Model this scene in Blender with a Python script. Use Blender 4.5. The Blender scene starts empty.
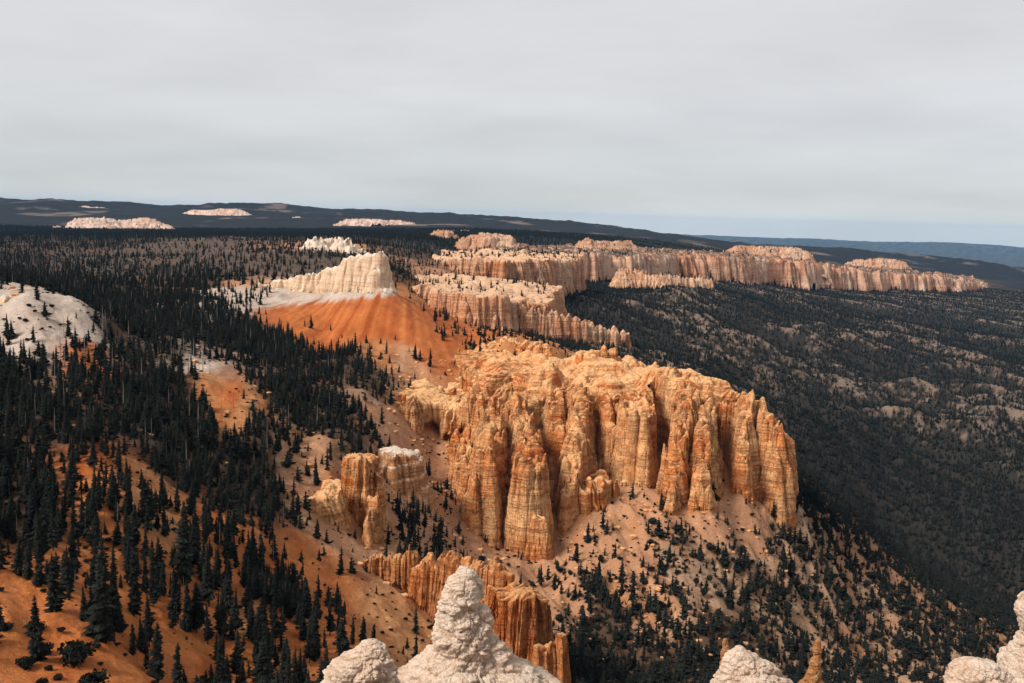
import bpy, math, random
import numpy as np
from mathutils import Matrix, Vector

random.seed(7); RNG = np.random.default_rng(7)
scene = bpy.context.scene
COL = scene.collection
R = math.radians

# ------------------------------------------------------------------ camera
FOC = 35.0 / 36.0 * 1024.0            # focal length in pixels
PITCH, ROLL = R(7.08), R(1.6)
cam_d = bpy.data.cameras.new('camera'); cam_d.lens = 35.0; cam_d.sensor_width = 36.0
cam_d.clip_start = 0.2; cam_d.clip_end = 200000.0
cam = bpy.data.objects.new('camera', cam_d); COL.objects.link(cam)
CAMROT = Matrix.Rotation(math.pi / 2 - PITCH, 4, 'X') @ Matrix.Rotation(ROLL, 4, 'Z')
cam.matrix_world = CAMROT
scene.camera = cam

# ------------------------------------------------------------------ sky, sun, exposure
SUN_ELEV, SUN_AZ = R(43), R(-122)     # azimuth from +Y towards +X: the sun is behind the camera, to the left
scene.view_settings.view_transform = 'Standard'
scene.view_settings.look = 'None'
scene.view_settings.gamma = 1.0
scene.view_settings.exposure = 1.75
world = bpy.data.worlds.new('World'); scene.world = world; world.use_nodes = True
wt = world.node_tree; wt.nodes.clear()
def N(t, typ, **kw):
    n = t.nodes.new(typ)
    for k, v in kw.items():
        if k == 'inp':
            for a, b in v.items(): n.inputs[a].default_value = b
        else: setattr(n, k, v)
    return n
def mixrgb(t, blend, fac, a, b):
    m = N(t, 'ShaderNodeMix', data_type='RGBA', blend_type=blend)
    for s, val in ((0, fac), (6, a), (7, b)):
        if hasattr(val, 'links'): t.links.new(val, m.inputs[s])
        elif isinstance(val, (int, float)): m.inputs[s].default_value = val
        else: m.inputs[s].default_value = (*val, 1)
    return m.outputs[2]
def math_n(t, op, a, b=None, c=None, clamp=False):
    m = N(t, 'ShaderNodeMath', operation=op, use_clamp=clamp)
    for i, v in enumerate((a, b, c)):
        if v is None: continue
        if hasattr(v, 'links'): t.links.new(v, m.inputs[i])
        else: m.inputs[i].default_value = v
    return m.outputs[0]
def ramp(t, fac, stops, interp='LINEAR'):
    r = N(t, 'ShaderNodeValToRGB'); r.color_ramp.interpolation = interp
    e = r.color_ramp.elements
    while len(e) < len(stops): e.new(0.5)
    for el, (p, c) in zip(e, stops):
        el.position = p
        el.color = (c, c, c, 1) if isinstance(c, (int, float)) else (*c, 1)
    t.links.new(fac, r.inputs[0]); return r.outputs[0]
def noise_n(t, vec, scale, detail=5, rough=0.55, dist=0.0):
    n = N(t, 'ShaderNodeTexNoise', inp={'Scale': scale, 'Detail': detail, 'Roughness': rough, 'Distortion': dist})
    if vec is not None: t.links.new(vec, n.inputs['Vector'])
    return n.outputs['Fac']

sky = N(wt, 'ShaderNodeTexSky', sky_type='NISHITA', sun_disc=False)
sky.sun_elevation = SUN_ELEV; sky.sun_rotation = SUN_AZ; sky.altitude = 2500
tc = N(wt, 'ShaderNodeTexCoord'); sep = N(wt, 'ShaderNodeSeparateXYZ')
wt.links.new(tc.outputs['Generated'], sep.inputs[0])
zz = math_n(wt, 'MAXIMUM', sep.outputs['Z'], 0.0)
den = math_n(wt, 'ADD', zz, 0.20)
comb = N(wt, 'ShaderNodeCombineXYZ')                     # the cloud deck as a plane overhead
wt.links.new(math_n(wt, 'DIVIDE', sep.outputs['X'], den), comb.inputs[0])
wt.links.new(math_n(wt, 'DIVIDE', sep.outputs['Y'], den), comb.inputs[1])
mp = N(wt, 'ShaderNodeMapping'); mp.inputs['Scale'].default_value = (0.55, 0.8, 1)
wt.links.new(comb.outputs[0], mp.inputs[0])
n1 = noise_n(wt, mp.outputs[0], 1.5, 5, 0.5, 0.2)
n2 = noise_n(wt, mp.outputs[0], 1.9, 7, 0.6, 0.6)
cl = math_n(wt, 'ADD', math_n(wt, 'MULTIPLY', math_n(wt, 'SUBTRACT', n1, 0.5), 0.50),
            math_n(wt, 'MULTIPLY', math_n(wt, 'SUBTRACT', n2, 0.5), 0.10))
band = ramp(wt, sep.outputs['Z'], [(0.0, 0.93), (0.012, 0.92), (0.03, 0.87), (0.06, 0.92), (0.11, 1.0), (0.17, 1.03), (0.30, 0.93), (1.0, 0.95)])
br = math_n(wt, 'MULTIPLY', math_n(wt, 'ADD', 1.0, cl), band)
tint = ramp(wt, sep.outputs['Z'], [(0.0, (0.985, 0.985, 0.985)), (0.05, (0.985, 0.985, 0.985)), (0.16, (1.01, .99, .97)), (1.0, (1.01, .99, .97))])
SKYV = N(wt, 'ShaderNodeVectorMath', operation='SCALE'); wt.links.new(tint, SKYV.inputs[0])
wt.links.new(math_n(wt, 'MULTIPLY', br, 2.02), SKYV.inputs['Scale'])
skyc = mixrgb(wt, 'MIX', 0.955, sky.outputs[0], SKYV.outputs[0])
bg = N(wt, 'ShaderNodeBackground', inp={'Strength': 0.1}); wt.links.new(skyc, bg.inputs[0])
wo = N(wt, 'ShaderNodeOutputWorld'); wt.links.new(bg.outputs[0], wo.inputs[0])

sun_d = bpy.data.lights.new('sun', 'SUN'); sun_d.energy = 1.5; sun_d.angle = R(20); sun_d.color = (1.0, 0.93, 0.84)
sun = bpy.data.objects.new('sun', sun_d); COL.objects.link(sun)
sdir = Vector((math.sin(SUN_AZ) * math.cos(SUN_ELEV), math.cos(SUN_AZ) * math.cos(SUN_ELEV), math.sin(SUN_ELEV)))
sun.rotation_euler = sdir.to_track_quat('Z', 'Y').to_euler()
sun.location = sdir * 300

scene.cycles.use_denoising = True
scene.cycles.max_bounces = 5; scene.cycles.diffuse_bounces = 3; scene.cycles.volume_bounces = 0
scene.cycles.use_adaptive_sampling = True; scene.cycles.adaptive_threshold = 0.01

# ------------------------------------------------------------------ noise
def _hash(ix, iy, iz, seed):
    h = (ix.astype(np.int64) * 374761393 + iy.astype(np.int64) * 668265263 + iz.astype(np.int64) * 2147483647 + seed * 974711) & 0xffffffff
    h = ((h ^ (h >> 13)) * 1274126177) & 0xffffffff
    h = ((h ^ (h >> 16)) * 2246822519) & 0xffffffff
    return (h ^ (h >> 15)) & 0xffffffff
def noise2(x, y, seed=0):
    """gradient noise, about -1..1"""
    x0 = np.floor(x); y0 = np.floor(y); fx = x - x0; fy = y - y0
    ix = x0.astype(np.int64); iy = y0.astype(np.int64); z = np.zeros_like(ix)
    u = fx * fx * fx * (fx * (fx * 6 - 15) + 10); v = fy * fy * fy * (fy * (fy * 6 - 15) + 10)
    def g(dx, dy):
        a = _hash(ix + dx, iy + dy, z, seed) * (2 * np.pi / 4294967296.0)
        return np.cos(a) * (fx - dx) + np.sin(a) * (fy - dy)
    a = g(0, 0); b = g(1, 0); c = g(0, 1); d = g(1, 1)
    return ((a + (b - a) * u) * (1 - v) + (c + (d - c) * u) * v) * 1.45
def noise3(x, y, z, seed=0):
    """value noise, -1..1"""
    x0 = np.floor(x); y0 = np.floor(y); z0 = np.floor(z)
    fx = x - x0; fy = y - y0; fz = z - z0
    ix = x0.astype(np.int64); iy = y0.astype(np.int64); iz = z0.astype(np.int64)
    u = fx * fx * (3 - 2 * fx); v = fy * fy * (3 - 2 * fy); w = fz * fz * (3 - 2 * fz)
    def g(a, b, c): return _hash(ix + a, iy + b, iz + c, seed) / 2147483648.0 - 1.0
    def lerp(a, b, t): return a + (b - a) * t
    return lerp(lerp(lerp(g(0,0,0), g(1,0,0), u), lerp(g(0,1,0), g(1,1,0), u), v),
                lerp(lerp(g(0,0,1), g(1,0,1), u), lerp(g(0,1,1), g(1,1,1), u), v), w)
def fbm2(x, y, octv, seed=0, gain=0.5, lac=2.03):
    s = 0; a = 1.0; t = 0
    for o in range(octv):
        s = s + a * noise2(x, y, seed + o * 17); t += a
        x = x * lac + 11.3; y = y * lac - 7.1; a *= gain
    return s / t
def ridge2(x, y, octv, seed=0, gain=0.5):
    s = 0; a = 1.0; t = 0
    for o in range(octv):
        s = s + a * (1 - 2 * np.abs(noise2(x, y, seed + o * 17))); t += a
        x = x * 2.03 + 5.3; y = y * 2.03 - 3.1; a *= gain
    return s / t
def fbm3(x, y, z, octv, seed=0, gain=0.5):
    s = 0; a = 1.0; t = 0
    for o in range(octv):
        s = s + a * noise3(x, y, z, seed + o * 17); t += a
        x = x * 2.03 + 3.1; y = y * 2.03 + 1.7; z = z * 2.03 - 5.3; a *= gain
    return s / t
def sstep(a, b, x):
    t = np.clip((x - a) / (b - a), 0, 1); return t * t * (3 - 2 * t)

# ------------------------------------------------------------------ reading the photograph: pixel + distance -> a point in the place
_cr, _sr, _cp, _sp = math.cos(ROLL), math.sin(ROLL), math.cos(PITCH), math.sin(PITCH)
def W(u, v, Y):
    x = (u - 512.0) / FOC; y = -(v - 341.5) / FOC
    x, y = x * _cr - y * _sr, x * _sr + y * _cr
    # pitch down
    fy = _cp + y * _sp; fz = -_sp + y * _cp
    return (x / fy * Y, Y, fz / fy * Y)
def P(x, y, z):
    """a point in the place -> pixel (arrays)"""
    d = y * _cp - z * _sp; up = y * _sp + z * _cp
    a = x / d; b = up / d
    a, b = a * _cr + b * _sr, -a * _sr + b * _cr
    return 512 + a * FOC, 341.5 - b * FOC

# ------------------------------------------------------------------ soils (base colours)
SOIL = {
 'O': (0.47, 0.132, 0.033),   # deep orange clay
 'o': (0.46, 0.185, 0.068),   # paler orange
 'P': (0.50, 0.255, 0.138),    # pink-tan talus
 'W': (0.56, 0.45, 0.37),     # white limestone
 'F': (0.085, 0.050, 0.032),  # forest floor, needles
 'G': (0.115, 0.077, 0.056),  # dry grass and deadwood on the plateau
 'V': (0.16, 0.108, 0.078),   # pale valley soil
 'C': (0.006, 0.011, 0.016),  # unbroken far forest canopy, its self-shadowing put into the dark colour
 'Q': (0.36, 0.185, 0.10),   # ridge soil under scrub
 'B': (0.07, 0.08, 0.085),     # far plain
}
SOIL = {k: tuple(.80 * c for c in v) for k, v in SOIL.items()}
# u, v, distance, soil, tree density
CTRL = [
 # lower left slope
 (-140,640,170,'O',.5),(30,640,190,'O',.02),(100,660,188,'O',.05),(160,683,205,'O',.10),(0,590,205,'O',.3),(60,590,212,'O',.5),
 (250,683,235,'O',.35),(260,650,250,'o',.30),(200,610,262,'O',.6),(120,560,250,'O',.45),(-100,520,240,'F',.8),(20,520,262,'F',.85),
 (150,520,288,'o',.35),(110,480,300,'O',.35),(220,545,305,'O',.5),(270,555,335,'O',.55),(310,575,345,'O',.05),(290,620,300,'O',.65),
 (330,640,285,'O',.2),(330,690,250,'O',.15),(390,625,335,'o',.03),(420,690,300,'o',.05),(250,480,405,'F',.75),(160,455,372,'F',.9),
 (70,430,345,'F',.85),(-80,420,330,'F',.9),(20,400,385,'F',.8),(90,375,440,'O',.55),(150,390,440,'F',.75),(212,385,480,'o',.0),(240,412,455,'o',.02),(193,368,510,'W',.0),(228,400,465,'O',.0),(262,425,440,'F',.8),(180,410,450,'F',.8),
 (180,360,520,'F',.8),(300,415,500,'F',.95),(345,440,478,'F',.7),(290,455,452,'P',.25),(330,470,445,'P',.1),(255,505,372,'F',.8),
 (380,385,600,'F',.7),(345,365,640,'F',.8),(270,345,660,'F',.95),(200,325,690,'F',.95),(110,325,620,'F',.9),(130,300,800,'F',.9),
 (10,345,450,'W',.15),(60,325,490,'W',.03),(20,320,480,'W',.0),(86,312,515,'W',.0),(30,296,505,'W',.02),(72,302,520,'W',.05),(110,320,545,'F',.8),(112,345,520,'F',.7),(-80,300,520,'W',.2),(0,370,420,'F',.6),
 # plateau upper left
 (100,278,1000,'G',.6),(0,278,950,'G',.65),(200,280,960,'F',.85),(200,258,1350,'G',.2),(290,268,1150,'G',.2),(100,262,1350,'G',.35),(0,255,1500,'F',.6),
 (190,247,1750,'G',.12),(60,245,1900,'F',.5),(220,240,2200,'G',.10),(130,238,2400,'F',.6),(20,238,2500,'F',.7),(-120,240,2300,'F',.7),
 (280,240,2200,'F',.4),(330,245,1700,'P',.25),(380,246,1900,'F',.9),(340,262,1250,'G',.4),(420,250,1650,'F',.9),(400,270,1250,'F',.8),(440,240,2400,'C',.9),(-200,270,1100,'F',.8),
 # white butte and the orange fan
 (240,292,860,'P',.2),(300,298,840,'W',.0),(345,294,815,'W',.0),(384,292,805,'W',.0),(290,315,790,'O',.0),(330,345,735,'O',.01),(360,330,745,'O',.0),
 (410,325,745,'O',.0),(385,355,690,'o',.05),(420,350,700,'O',.0),(450,365,690,'O',.03),(410,362,680,'P',.1),(430,310,900,'O',.0),(470,345,780,'O',.1),
 (470,358,720,'O',.6),(505,340,730,'o',.1),(540,345,740,'o',.1),
 # pale ground before and on the main cliff
 (392,402,590,'P',.03),(398,445,540,'P',.03),(435,450,584,'P',.02),(462,455,580,'P',.0),(400,490,485,'P',.45),(410,520,468,'P',.85),(450,545,474,'P',.6),(370,545,425,'P',.05),(330,530,412,'P',.1),(432,480,545,'P',.05),(445,510,515,'P',.2),
 (500,562,506,'P',.05),(545,568,506,'P',.08),(470,545,505,'P',.1),(590,535,520,'P',.12),(640,520,535,'P',.12),(700,520,545,'P',.12),(760,510,580,'P',.15),
 (720,460,610,'P',.03),(560,600,455,'P',.25),(620,580,480,'P',.28),(690,570,500,'Q',.62),(600,640,428,'F',.95),(650,620,452,'P',.75),(660,680,405,'F',.9),(590,690,375,'F',.9),
 (740,590,500,'Q',.85),(780,540,575,'Q',.85),(730,650,445,'F',.9),(800,690,450,'Q',.9),
 # ridge running down to the right
 (770,520,640,'Q',.86),(806,507,622,'Q',.86),(800,512,600,'Q',.86),(825,520,655,'Q',.86),(850,510,760,'F',.95),(800,480,760,'F',.95),(830,550,640,'Q',.86),(890,585,640,'Q',.86),(950,615,640,'Q',.86),(1000,640,650,'Q',.86),(1080,665,660,'Q',.86),
 (850,620,560,'Q',.86),(920,650,560,'Q',.86),(990,690,560,'Q',.86),(880,690,500,'Q',.86),
 # valley
 (840,500,980,'F',.97),(860,450,1250,'F',.97),(830,420,1500,'F',.95),(900,560,960,'F',.97),(960,580,950,'F',.97),(1000,600,930,'F',.97),(1080,600,930,'F',.97),
 (900,500,1130,'F',.95),(960,490,1190,'V',0.97),(1010,520,1110,'F',.95),(1000,450,1390,'F',.9),(930,440,1420,'V',0.88),(900,395,1660,'V',0.63),(1000,400,1750,'V',0.78),(820,385,1680,'V',0.88),(760,380,1560,'F',.9),
 (700,355,1560,'F',.85),(720,325,1950,'V',0.68),(640,335,1500,'F',.85),(600,305,1720,'V',0.88),(680,295,2150,'V',0.78),(760,300,2350,'V',0.73),(850,335,2250,'V',0.78),(940,350,2250,'V',0.78),(1020,350,2350,'V',0.83),
 (850,300,3000,'V',0.78),(920,300,3300,'V',0.83),(1000,320,3000,'V',0.83),(1100,330,3000,'V',0.83),(800,290,3150,'V',0.73),(700,286,2600,'V',0.78),(610,288,2300,'V',0.78),
 (960,290,4300,'V',0.88),(1050,295,4600,'C',.8),(900,290,3900,'V',0.78),
 (560,325,1350,'P',.3),(480,335,1150,'O',.2),(430,330,1050,'o',.1),(400,300,1150,'o',.2),(440,280,1500,'P',.2),(520,290,1700,'P',.3),
 # under and behind the far rim
 (480,262,2350,'P',.3),(560,268,2650,'P',.4),(480,240,2900,'C',1),(560,239,3400,'C',1),(650,250,3700,'C',1),(760,256,4600,'C',1),(850,262,5400,'C',1),(960,272,6200,'C',1),
 (640,238,4800,'C',1),(540,232,4500,'C',1),(450,230,4200,'C',1),(740,247,6500,'C',1),(850,254,7500,'C',1),(960,262,8500,'C',1),
 # the far hills
 (0,232,3600,'C',1),(120,233,3400,'C',1),(240,234,3300,'C',1),(340,236,3200,'C',1),(-200,232,3600,'C',1),(60,225,5000,'C',1),(200,226,5200,'C',1),(330,228,5200,'C',1),
 (0,202,8200,'C',1),(60,205,8000,'C',1),(-150,200,8200,'C',1),(130,208,8200,'C',1),(200,209,8600,'C',1),(275,207,8800,'C',1),(320,210,8800,'C',1),(370,215,8800,'C',1),(440,219,9000,'C',1),
 (490,221,9000,'C',1),(560,226,9300,'C',1),(620,233,9300,'C',1),(0,215,10500,'C',1),(200,216,11000,'C',1),(400,224,11000,'C',1),(560,236,12000,'C',1),
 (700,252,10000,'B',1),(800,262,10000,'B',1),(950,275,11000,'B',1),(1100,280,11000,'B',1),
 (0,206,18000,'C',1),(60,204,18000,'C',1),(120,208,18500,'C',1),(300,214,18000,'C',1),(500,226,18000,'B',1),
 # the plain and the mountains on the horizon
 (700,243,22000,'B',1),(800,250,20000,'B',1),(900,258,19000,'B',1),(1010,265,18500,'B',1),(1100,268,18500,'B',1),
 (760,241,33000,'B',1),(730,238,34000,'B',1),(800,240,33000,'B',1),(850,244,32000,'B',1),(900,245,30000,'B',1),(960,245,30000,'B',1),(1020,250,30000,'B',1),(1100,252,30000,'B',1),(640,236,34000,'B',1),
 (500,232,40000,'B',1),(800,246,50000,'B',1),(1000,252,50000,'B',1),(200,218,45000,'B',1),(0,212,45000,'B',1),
]
NEWV = [(660,284,2560),(735,288,2760),(850,292,3450),(930,292,4000),(880,293,3650)]
CTRL += [(a, b, c, 'V', .9) for a, b, c in NEWV]
# hidden ground close to and below the camera (x, y, z)
NEAR = [(-12,10,-9,'o',0),(12,10,-9,'o',0),(0,14,-12,'W',0),(-30,35,-27,'O',0),(0,35,-24,'o',0),(30,35,-25,'o',0),(-50,70,-48,'O',.02),(0,70,-46,'o',0),(55,70,-50,'o',0),
        (-80,130,-76,'O',.05),(0,130,-78,'o',.1),(80,130,-85,'o',.2),(0,200,-112,'o',.3),(110,220,-130,'P',.5),(210,330,-180,'F',.7),(100,330,-165,'F',.8),(300,400,-220,'F',.7),
        (-10,640,-130,'P',.02),(30,650,-134,'P',.02),(75,640,-142,'P',.02),(120,640,-150,'P',.05),(-28,672,-114,'P',.02),(30,705,-118,'P',.02),(-35,610,-135,'P',.02)]
_pts = [W(u, v, Y) + (s, d) for (u, v, Y, s, d) in CTRL] + [tuple(n) for n in NEAR]
KX = 2.2
def warp(x, y):
    yy = np.maximum(y, 4.0); return KX * np.clip(x / yy, -1.6, 1.6), np.log(yy)
_cx = np.array([p[0] for p in _pts]); _cy = np.array([p[1] for p in _pts]); _cz = np.array([p[2] for p in _pts])
_ca, _cb = warp(_cx, _cy)
_csoil = np.array([SOIL[p[3]] for p in _pts]); _cden = np.array([p[4] for p in _pts])
_K = np.hypot(_ca[:, None] - _ca[None], _cb[:, None] - _cb[None])
_n = len(_pts)
_A = np.zeros((_n + 1, _n + 1)); _A[:_n, :_n] = -_K; _A[:_n, _n] = 1; _A[_n, :_n] = 1
_A[:_n, :_n] += np.eye(_n) * 0.012
_w = np.linalg.solve(_A, np.concatenate([_cz / _cy, [0]]))
def chunks(fn, x, y, size=40000):
    x = np.asarray(x, float).ravel(); y = np.asarray(y, float).ravel()
    out = [fn(x[i:i + size], y[i:i + size]) for i in range(0, len(x), size)]
    if isinstance(out[0], tuple): return tuple(np.concatenate(o) for o in zip(*out))
    return np.concatenate(out)
NA, NB, AMAX, B0, B1 = 620, 860, 2.9, math.log(4.0), math.log(75000.0)
def _lattice():
    aa, bb = np.meshgrid(np.linspace(-AMAX, AMAX, NA), np.linspace(B0, B1, NB))
    def f(a, b):
        r2 = (a[:, None] - _ca[None]) ** 2 + (b[:, None] - _cb[None]) ** 2
        q = -(np.sqrt(r2) @ _w[:_n]) + _w[_n]
        w = 1.0 / (r2 + 1.0e-4) ** 2.5; w /= w.sum(1, keepdims=True)
        return q, w @ _csoil, w @ _cden
    q, c, d = chunks(f, aa, bb, 20000)
    return np.concatenate([q[:, None], c, d[:, None]], 1).reshape(NB, NA, 5)
_LAT = _lattice()
def _look(a, b, k):
    i = np.clip((a + AMAX) / (2 * AMAX) * (NA - 1), 0, NA - 1.001); j = np.clip((b - B0) / (B1 - B0) * (NB - 1), 0, NB - 1.001)
    i0 = i.astype(int); j0 = j.astype(int); fi = i - i0; fj = j - j0
    L = _LAT[..., k]
    if L.ndim == 3: fi = fi[:, None]; fj = fj[:, None]
    return (L[j0, i0] * (1 - fi) + L[j0, i0 + 1] * fi) * (1 - fj) + (L[j0 + 1, i0] * (1 - fi) + L[j0 + 1, i0 + 1] * fi) * fj
def _smooth(x, y):
    a, b = warp(x, y)
    return _look(a, b, 0) * np.maximum(y, 4.0)
def _soilden(x, y):
    a, b = warp(x, y)
    # soil borders wander
    a = a + 0.022 * noise2(x / 38, y / 38, 91) + 0.011 * noise2(x / 11, y / 11, 92) + .005 * noise2(x / 3.5, y / 3.5, 95)
    b = b + 0.028 * noise2(x / 38, y / 38, 93) + 0.013 * noise2(x / 11, y / 11, 94) + .006 * noise2(x / 3.5, y / 3.5, 96)
    o = _look(a, b, slice(1, 5)); c, d = o[:, :3], o[:, 3]
    va = sstep(0.0, .05, x / np.maximum(y, 1)) * sstep(860, 1000, y) * (1 - sstep(4300, 5200, y))
    rid = ridge2(x / 330 + y / 700, y / 420, 4, 41); hf = .55 * fbm2(x / 34, y / 50, 2, 411) + .75 * fbm2(x / 9, y / 13, 3, 412)
    bare = va * sstep(.62, 1.05, rid + .95 * hf) * sstep(.975, .85, d) * .85
    c = c * (1 - va[:, None]) + va[:, None] * (np.array([.022, .019, .016]) * (1 - bare[:, None]) + np.array([.215, .150, .110]) * bare[:, None])
    hill = sstep(3300, 4200, y) * (1 - va)
    fl = sstep(.22, .42, fbm2(x / 360, y / 520, 5, 421)) * (1 - sstep(13000, 16000, y)); tx = .55 + .9 * sstep(-.4, .5, fbm2(x / 120, y / 260, 4, 422))
    c = c * (1 - hill[:, None] + (hill * tx)[:, None]) * (1 - (hill * fl)[:, None] * .8) + (hill * fl)[:, None] * .8 * np.array([.17, .125, .10])
    # pale wash lines and darker clay on the orange slopes
    org = (c[:, 0] > .2) & (c[:, 2] < .09) & (y < 620)
    ws = ridge2((x + .2 * y) / 16, y / 70, 3, 417)
    c = c * (1 + (org * np.clip(ws - .1, -.5, .6) * .7)[:, None] * np.array([.35, .9, 1.4]))
    return c, np.where(va > .5, np.clip(d * 1.25, 0, 1) * (1 - .68 * bare), d)
def base_raw(x, y):
    z = _smooth(x, y)
    k = sstep(60, 260, y)
    far = sstep(800, 1500, y)
    z = z + k * (1 - far) * (4.5 * ridge2(x / 75 + 0.15 * y / 75, y / 95, 3, 5) - 1.0)
    z = z + k * (1 - sstep(1200, 2500, y)) * 1.1 * fbm2(x / 14, y / 14, 3, 23)
    z = z + k * (1 - sstep(850, 1200, y)) * 1.5 * ridge2(x / 22, y / 30, 3, 29)
    tal = sstep(-.03, .03, x / np.maximum(y, 1)) * sstep(360, 430, y) * (1 - sstep(640, 760, y))
    z = z + tal * (7.5 * ridge2((x + .35 * y) / 34, y / 110, 4, 33) - 2.0)
    z = z + sstep(140, 190, y) * (1 - sstep(420, 560, y)) * (.55 * ridge2(x / 7.5, y / 11, 3, 37) + 1.6 * ridge2(x / 26 + y / 60, y / 40, 3, 39))
    val = sstep(0.02, 0.2, x / np.maximum(y, 1)) * sstep(800, 1300, y) * (1 - sstep(4200, 6000, y))
    z = z + val * ((62 - 46 * sstep(1700, 2700, y)) * (ridge2(x / 330 + y / 700, y / 420, 4, 41) - .45))
    z = z + sstep(900, 1500, y) * (1 - val) * (1 - sstep(5000, 9000, y)) * 6 * fbm2(x / 180, y / 260, 4, 61)
    z = z + sstep(4500, 8000, y) * (1 - sstep(12000, 17000, y)) * 60 * ridge2(x / 1100, y / 1700, 5, 77)
    z = z + sstep(22000, 28000, y) * 110 * ridge2(x / 4200, y / 5200, 4, 83)
    return z
def base_z(x, y): return chunks(base_raw, x, y)

# ------------------------------------------------------------------ cliffs: plateaus with an outline, and spines (narrow walls and buttresses)
class Plateau:
    hum = 0; ter = .13
    def __init__(self, outline, tops, A=(6, 22, 2.2, 7, .7, 2.4), slope=4.5, rim=5.0, seed=1, hum=0):
        self.poly = np.array([W(u, 400, Y)[:2] for u, Y in outline])
        self.hum = hum
        t = np.array([W(*p) for p in tops]); self.tx, self.ty, self.tz = t.T
        self.A, self.slope, self.rim, self.seed = A, slope, rim, seed
        n = len(t); K = np.hypot(self.tx[:, None] - self.tx, self.ty[:, None] - self.ty)
        M = np.zeros((n + 1, n + 1)); M[:n, :n] = -K; M[:n, n] = 1; M[n, :n] = 1
        self.w = np.linalg.solve(M, np.concatenate([self.tz, [0]]))
        self.pad = 90 if slope > 2 else 160
        self.box = (self.poly[:, 0].min() - self.pad, self.poly[:, 1].min() - self.pad, self.poly[:, 0].max() + self.pad, self.poly[:, 1].max() + self.pad)
    def sd(self, x, y):
        p = self.poly; n = len(p); best = np.full(x.shape, 1e18); tt = np.zeros_like(x); inside = np.zeros(x.shape, bool); acc = 0.0
        for i in range(n):
            ax, ay = p[i]; bx, by = p[(i + 1) % n]; ex, ey = bx - ax, by - ay; L2 = ex * ex + ey * ey; L = math.sqrt(L2)
            t = np.clip(((x - ax) * ex + (y - ay) * ey) / L2, 0, 1)
            d = (x - ax - t * ex) ** 2 + (y - ay - t * ey) ** 2
            m = d < best; best = np.where(m, d, best); tt = np.where(m, acc + t * L, tt); acc += L
            c = ((ay > y) != (by > y)) & (x < (bx - ax) * (y - ay) / (by - ay + 1e-12) + ax)
            inside ^= c
        d = np.sqrt(best); return np.where(inside, -d, d), tt
    def top(self, x, y):
        r = np.hypot(x[:, None] - self.tx, y[:, None] - self.ty); return -(r @ self.w[:-1]) + self.w[-1]
    def raw(self, x, y):
        d, t = self.sd(x, y); a1, l1, a2, l2, a3, l3 = self.A; s = self.seed
        x2 = x + 0.25 * l1 * noise2(x / l1 / 1.3, y / l1 / 1.3, s + 7); y2 = y + 0.25 * l1 * noise2(x / l1 / 1.3, y / l1 / 1.3, s + 8)
        d = d - a1 * (1.7 * np.abs(noise2(x2 / l1, y2 / l1, s)) ** .7 - 0.8)
        tw = t + 0.6 * l2 * noise2(x / l2 / 2, y / l2 / 2, s + 3)
        d = d - a2 * (1.7 * np.abs(noise2(tw / l2, d / l2 * .16, s + 1)) ** .6 - 0.9)
        d = d - a3 * (1.7 * np.abs(noise2(tw / l3, d / l3 * .10, s + 2)) ** .6 - 0.9)
        top = self.top(x, y)
        edge = np.exp(-np.maximum(-d, 0) / (self.rim * 1.6))
        top = top + self.rim * edge * (noise2(tw / (l2 * .9), d / l2 * .3, s + 4) * .75 + .65 * np.abs(noise2(tw / l3 / .9, d / l3 * .22, s + 5)) - .5)
        top = top + 0.35 * self.rim * fbm2(x / l1 / .8, y / l1 / .8, 4, s + 6) - .8 * self.rim * .3
        if self.hum:
            top = top + self.hum * (1.7 * np.abs(noise2(x2 / 36, y2 / 36, s + 21)) + .6 * np.abs(noise2(x2 / 15, y2 / 15, s + 22)) + .12 * np.abs(noise2(x2 / 5, y2 / 5, s + 23)) - 1.0)
        h = top - self.slope * np.maximum(d, 0)
        lam = self.lam if hasattr(self, 'lam') else 7.0
        wv = .5 * noise2(x / 45, y / 45, s + 9)
        h = h + lam * self.ter * np.sin(2 * np.pi * (h / lam + wv)) * (.25 + .75 * (d > 0))
        l2_ = lam * .31; h = h + l2_ * .11 * np.sin(2 * np.pi * (h / l2_ + 2 * wv)) * (d > 0)
        return h
    def h(self, x, y):
        out = np.full(x.shape, -1e6); b = self.box
        m = (x > b[0]) & (x < b[2]) & (y > b[1]) & (y < b[3])
        if m.any(): out[m] = chunks(self.raw, x[m], y[m])
        return out
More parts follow.
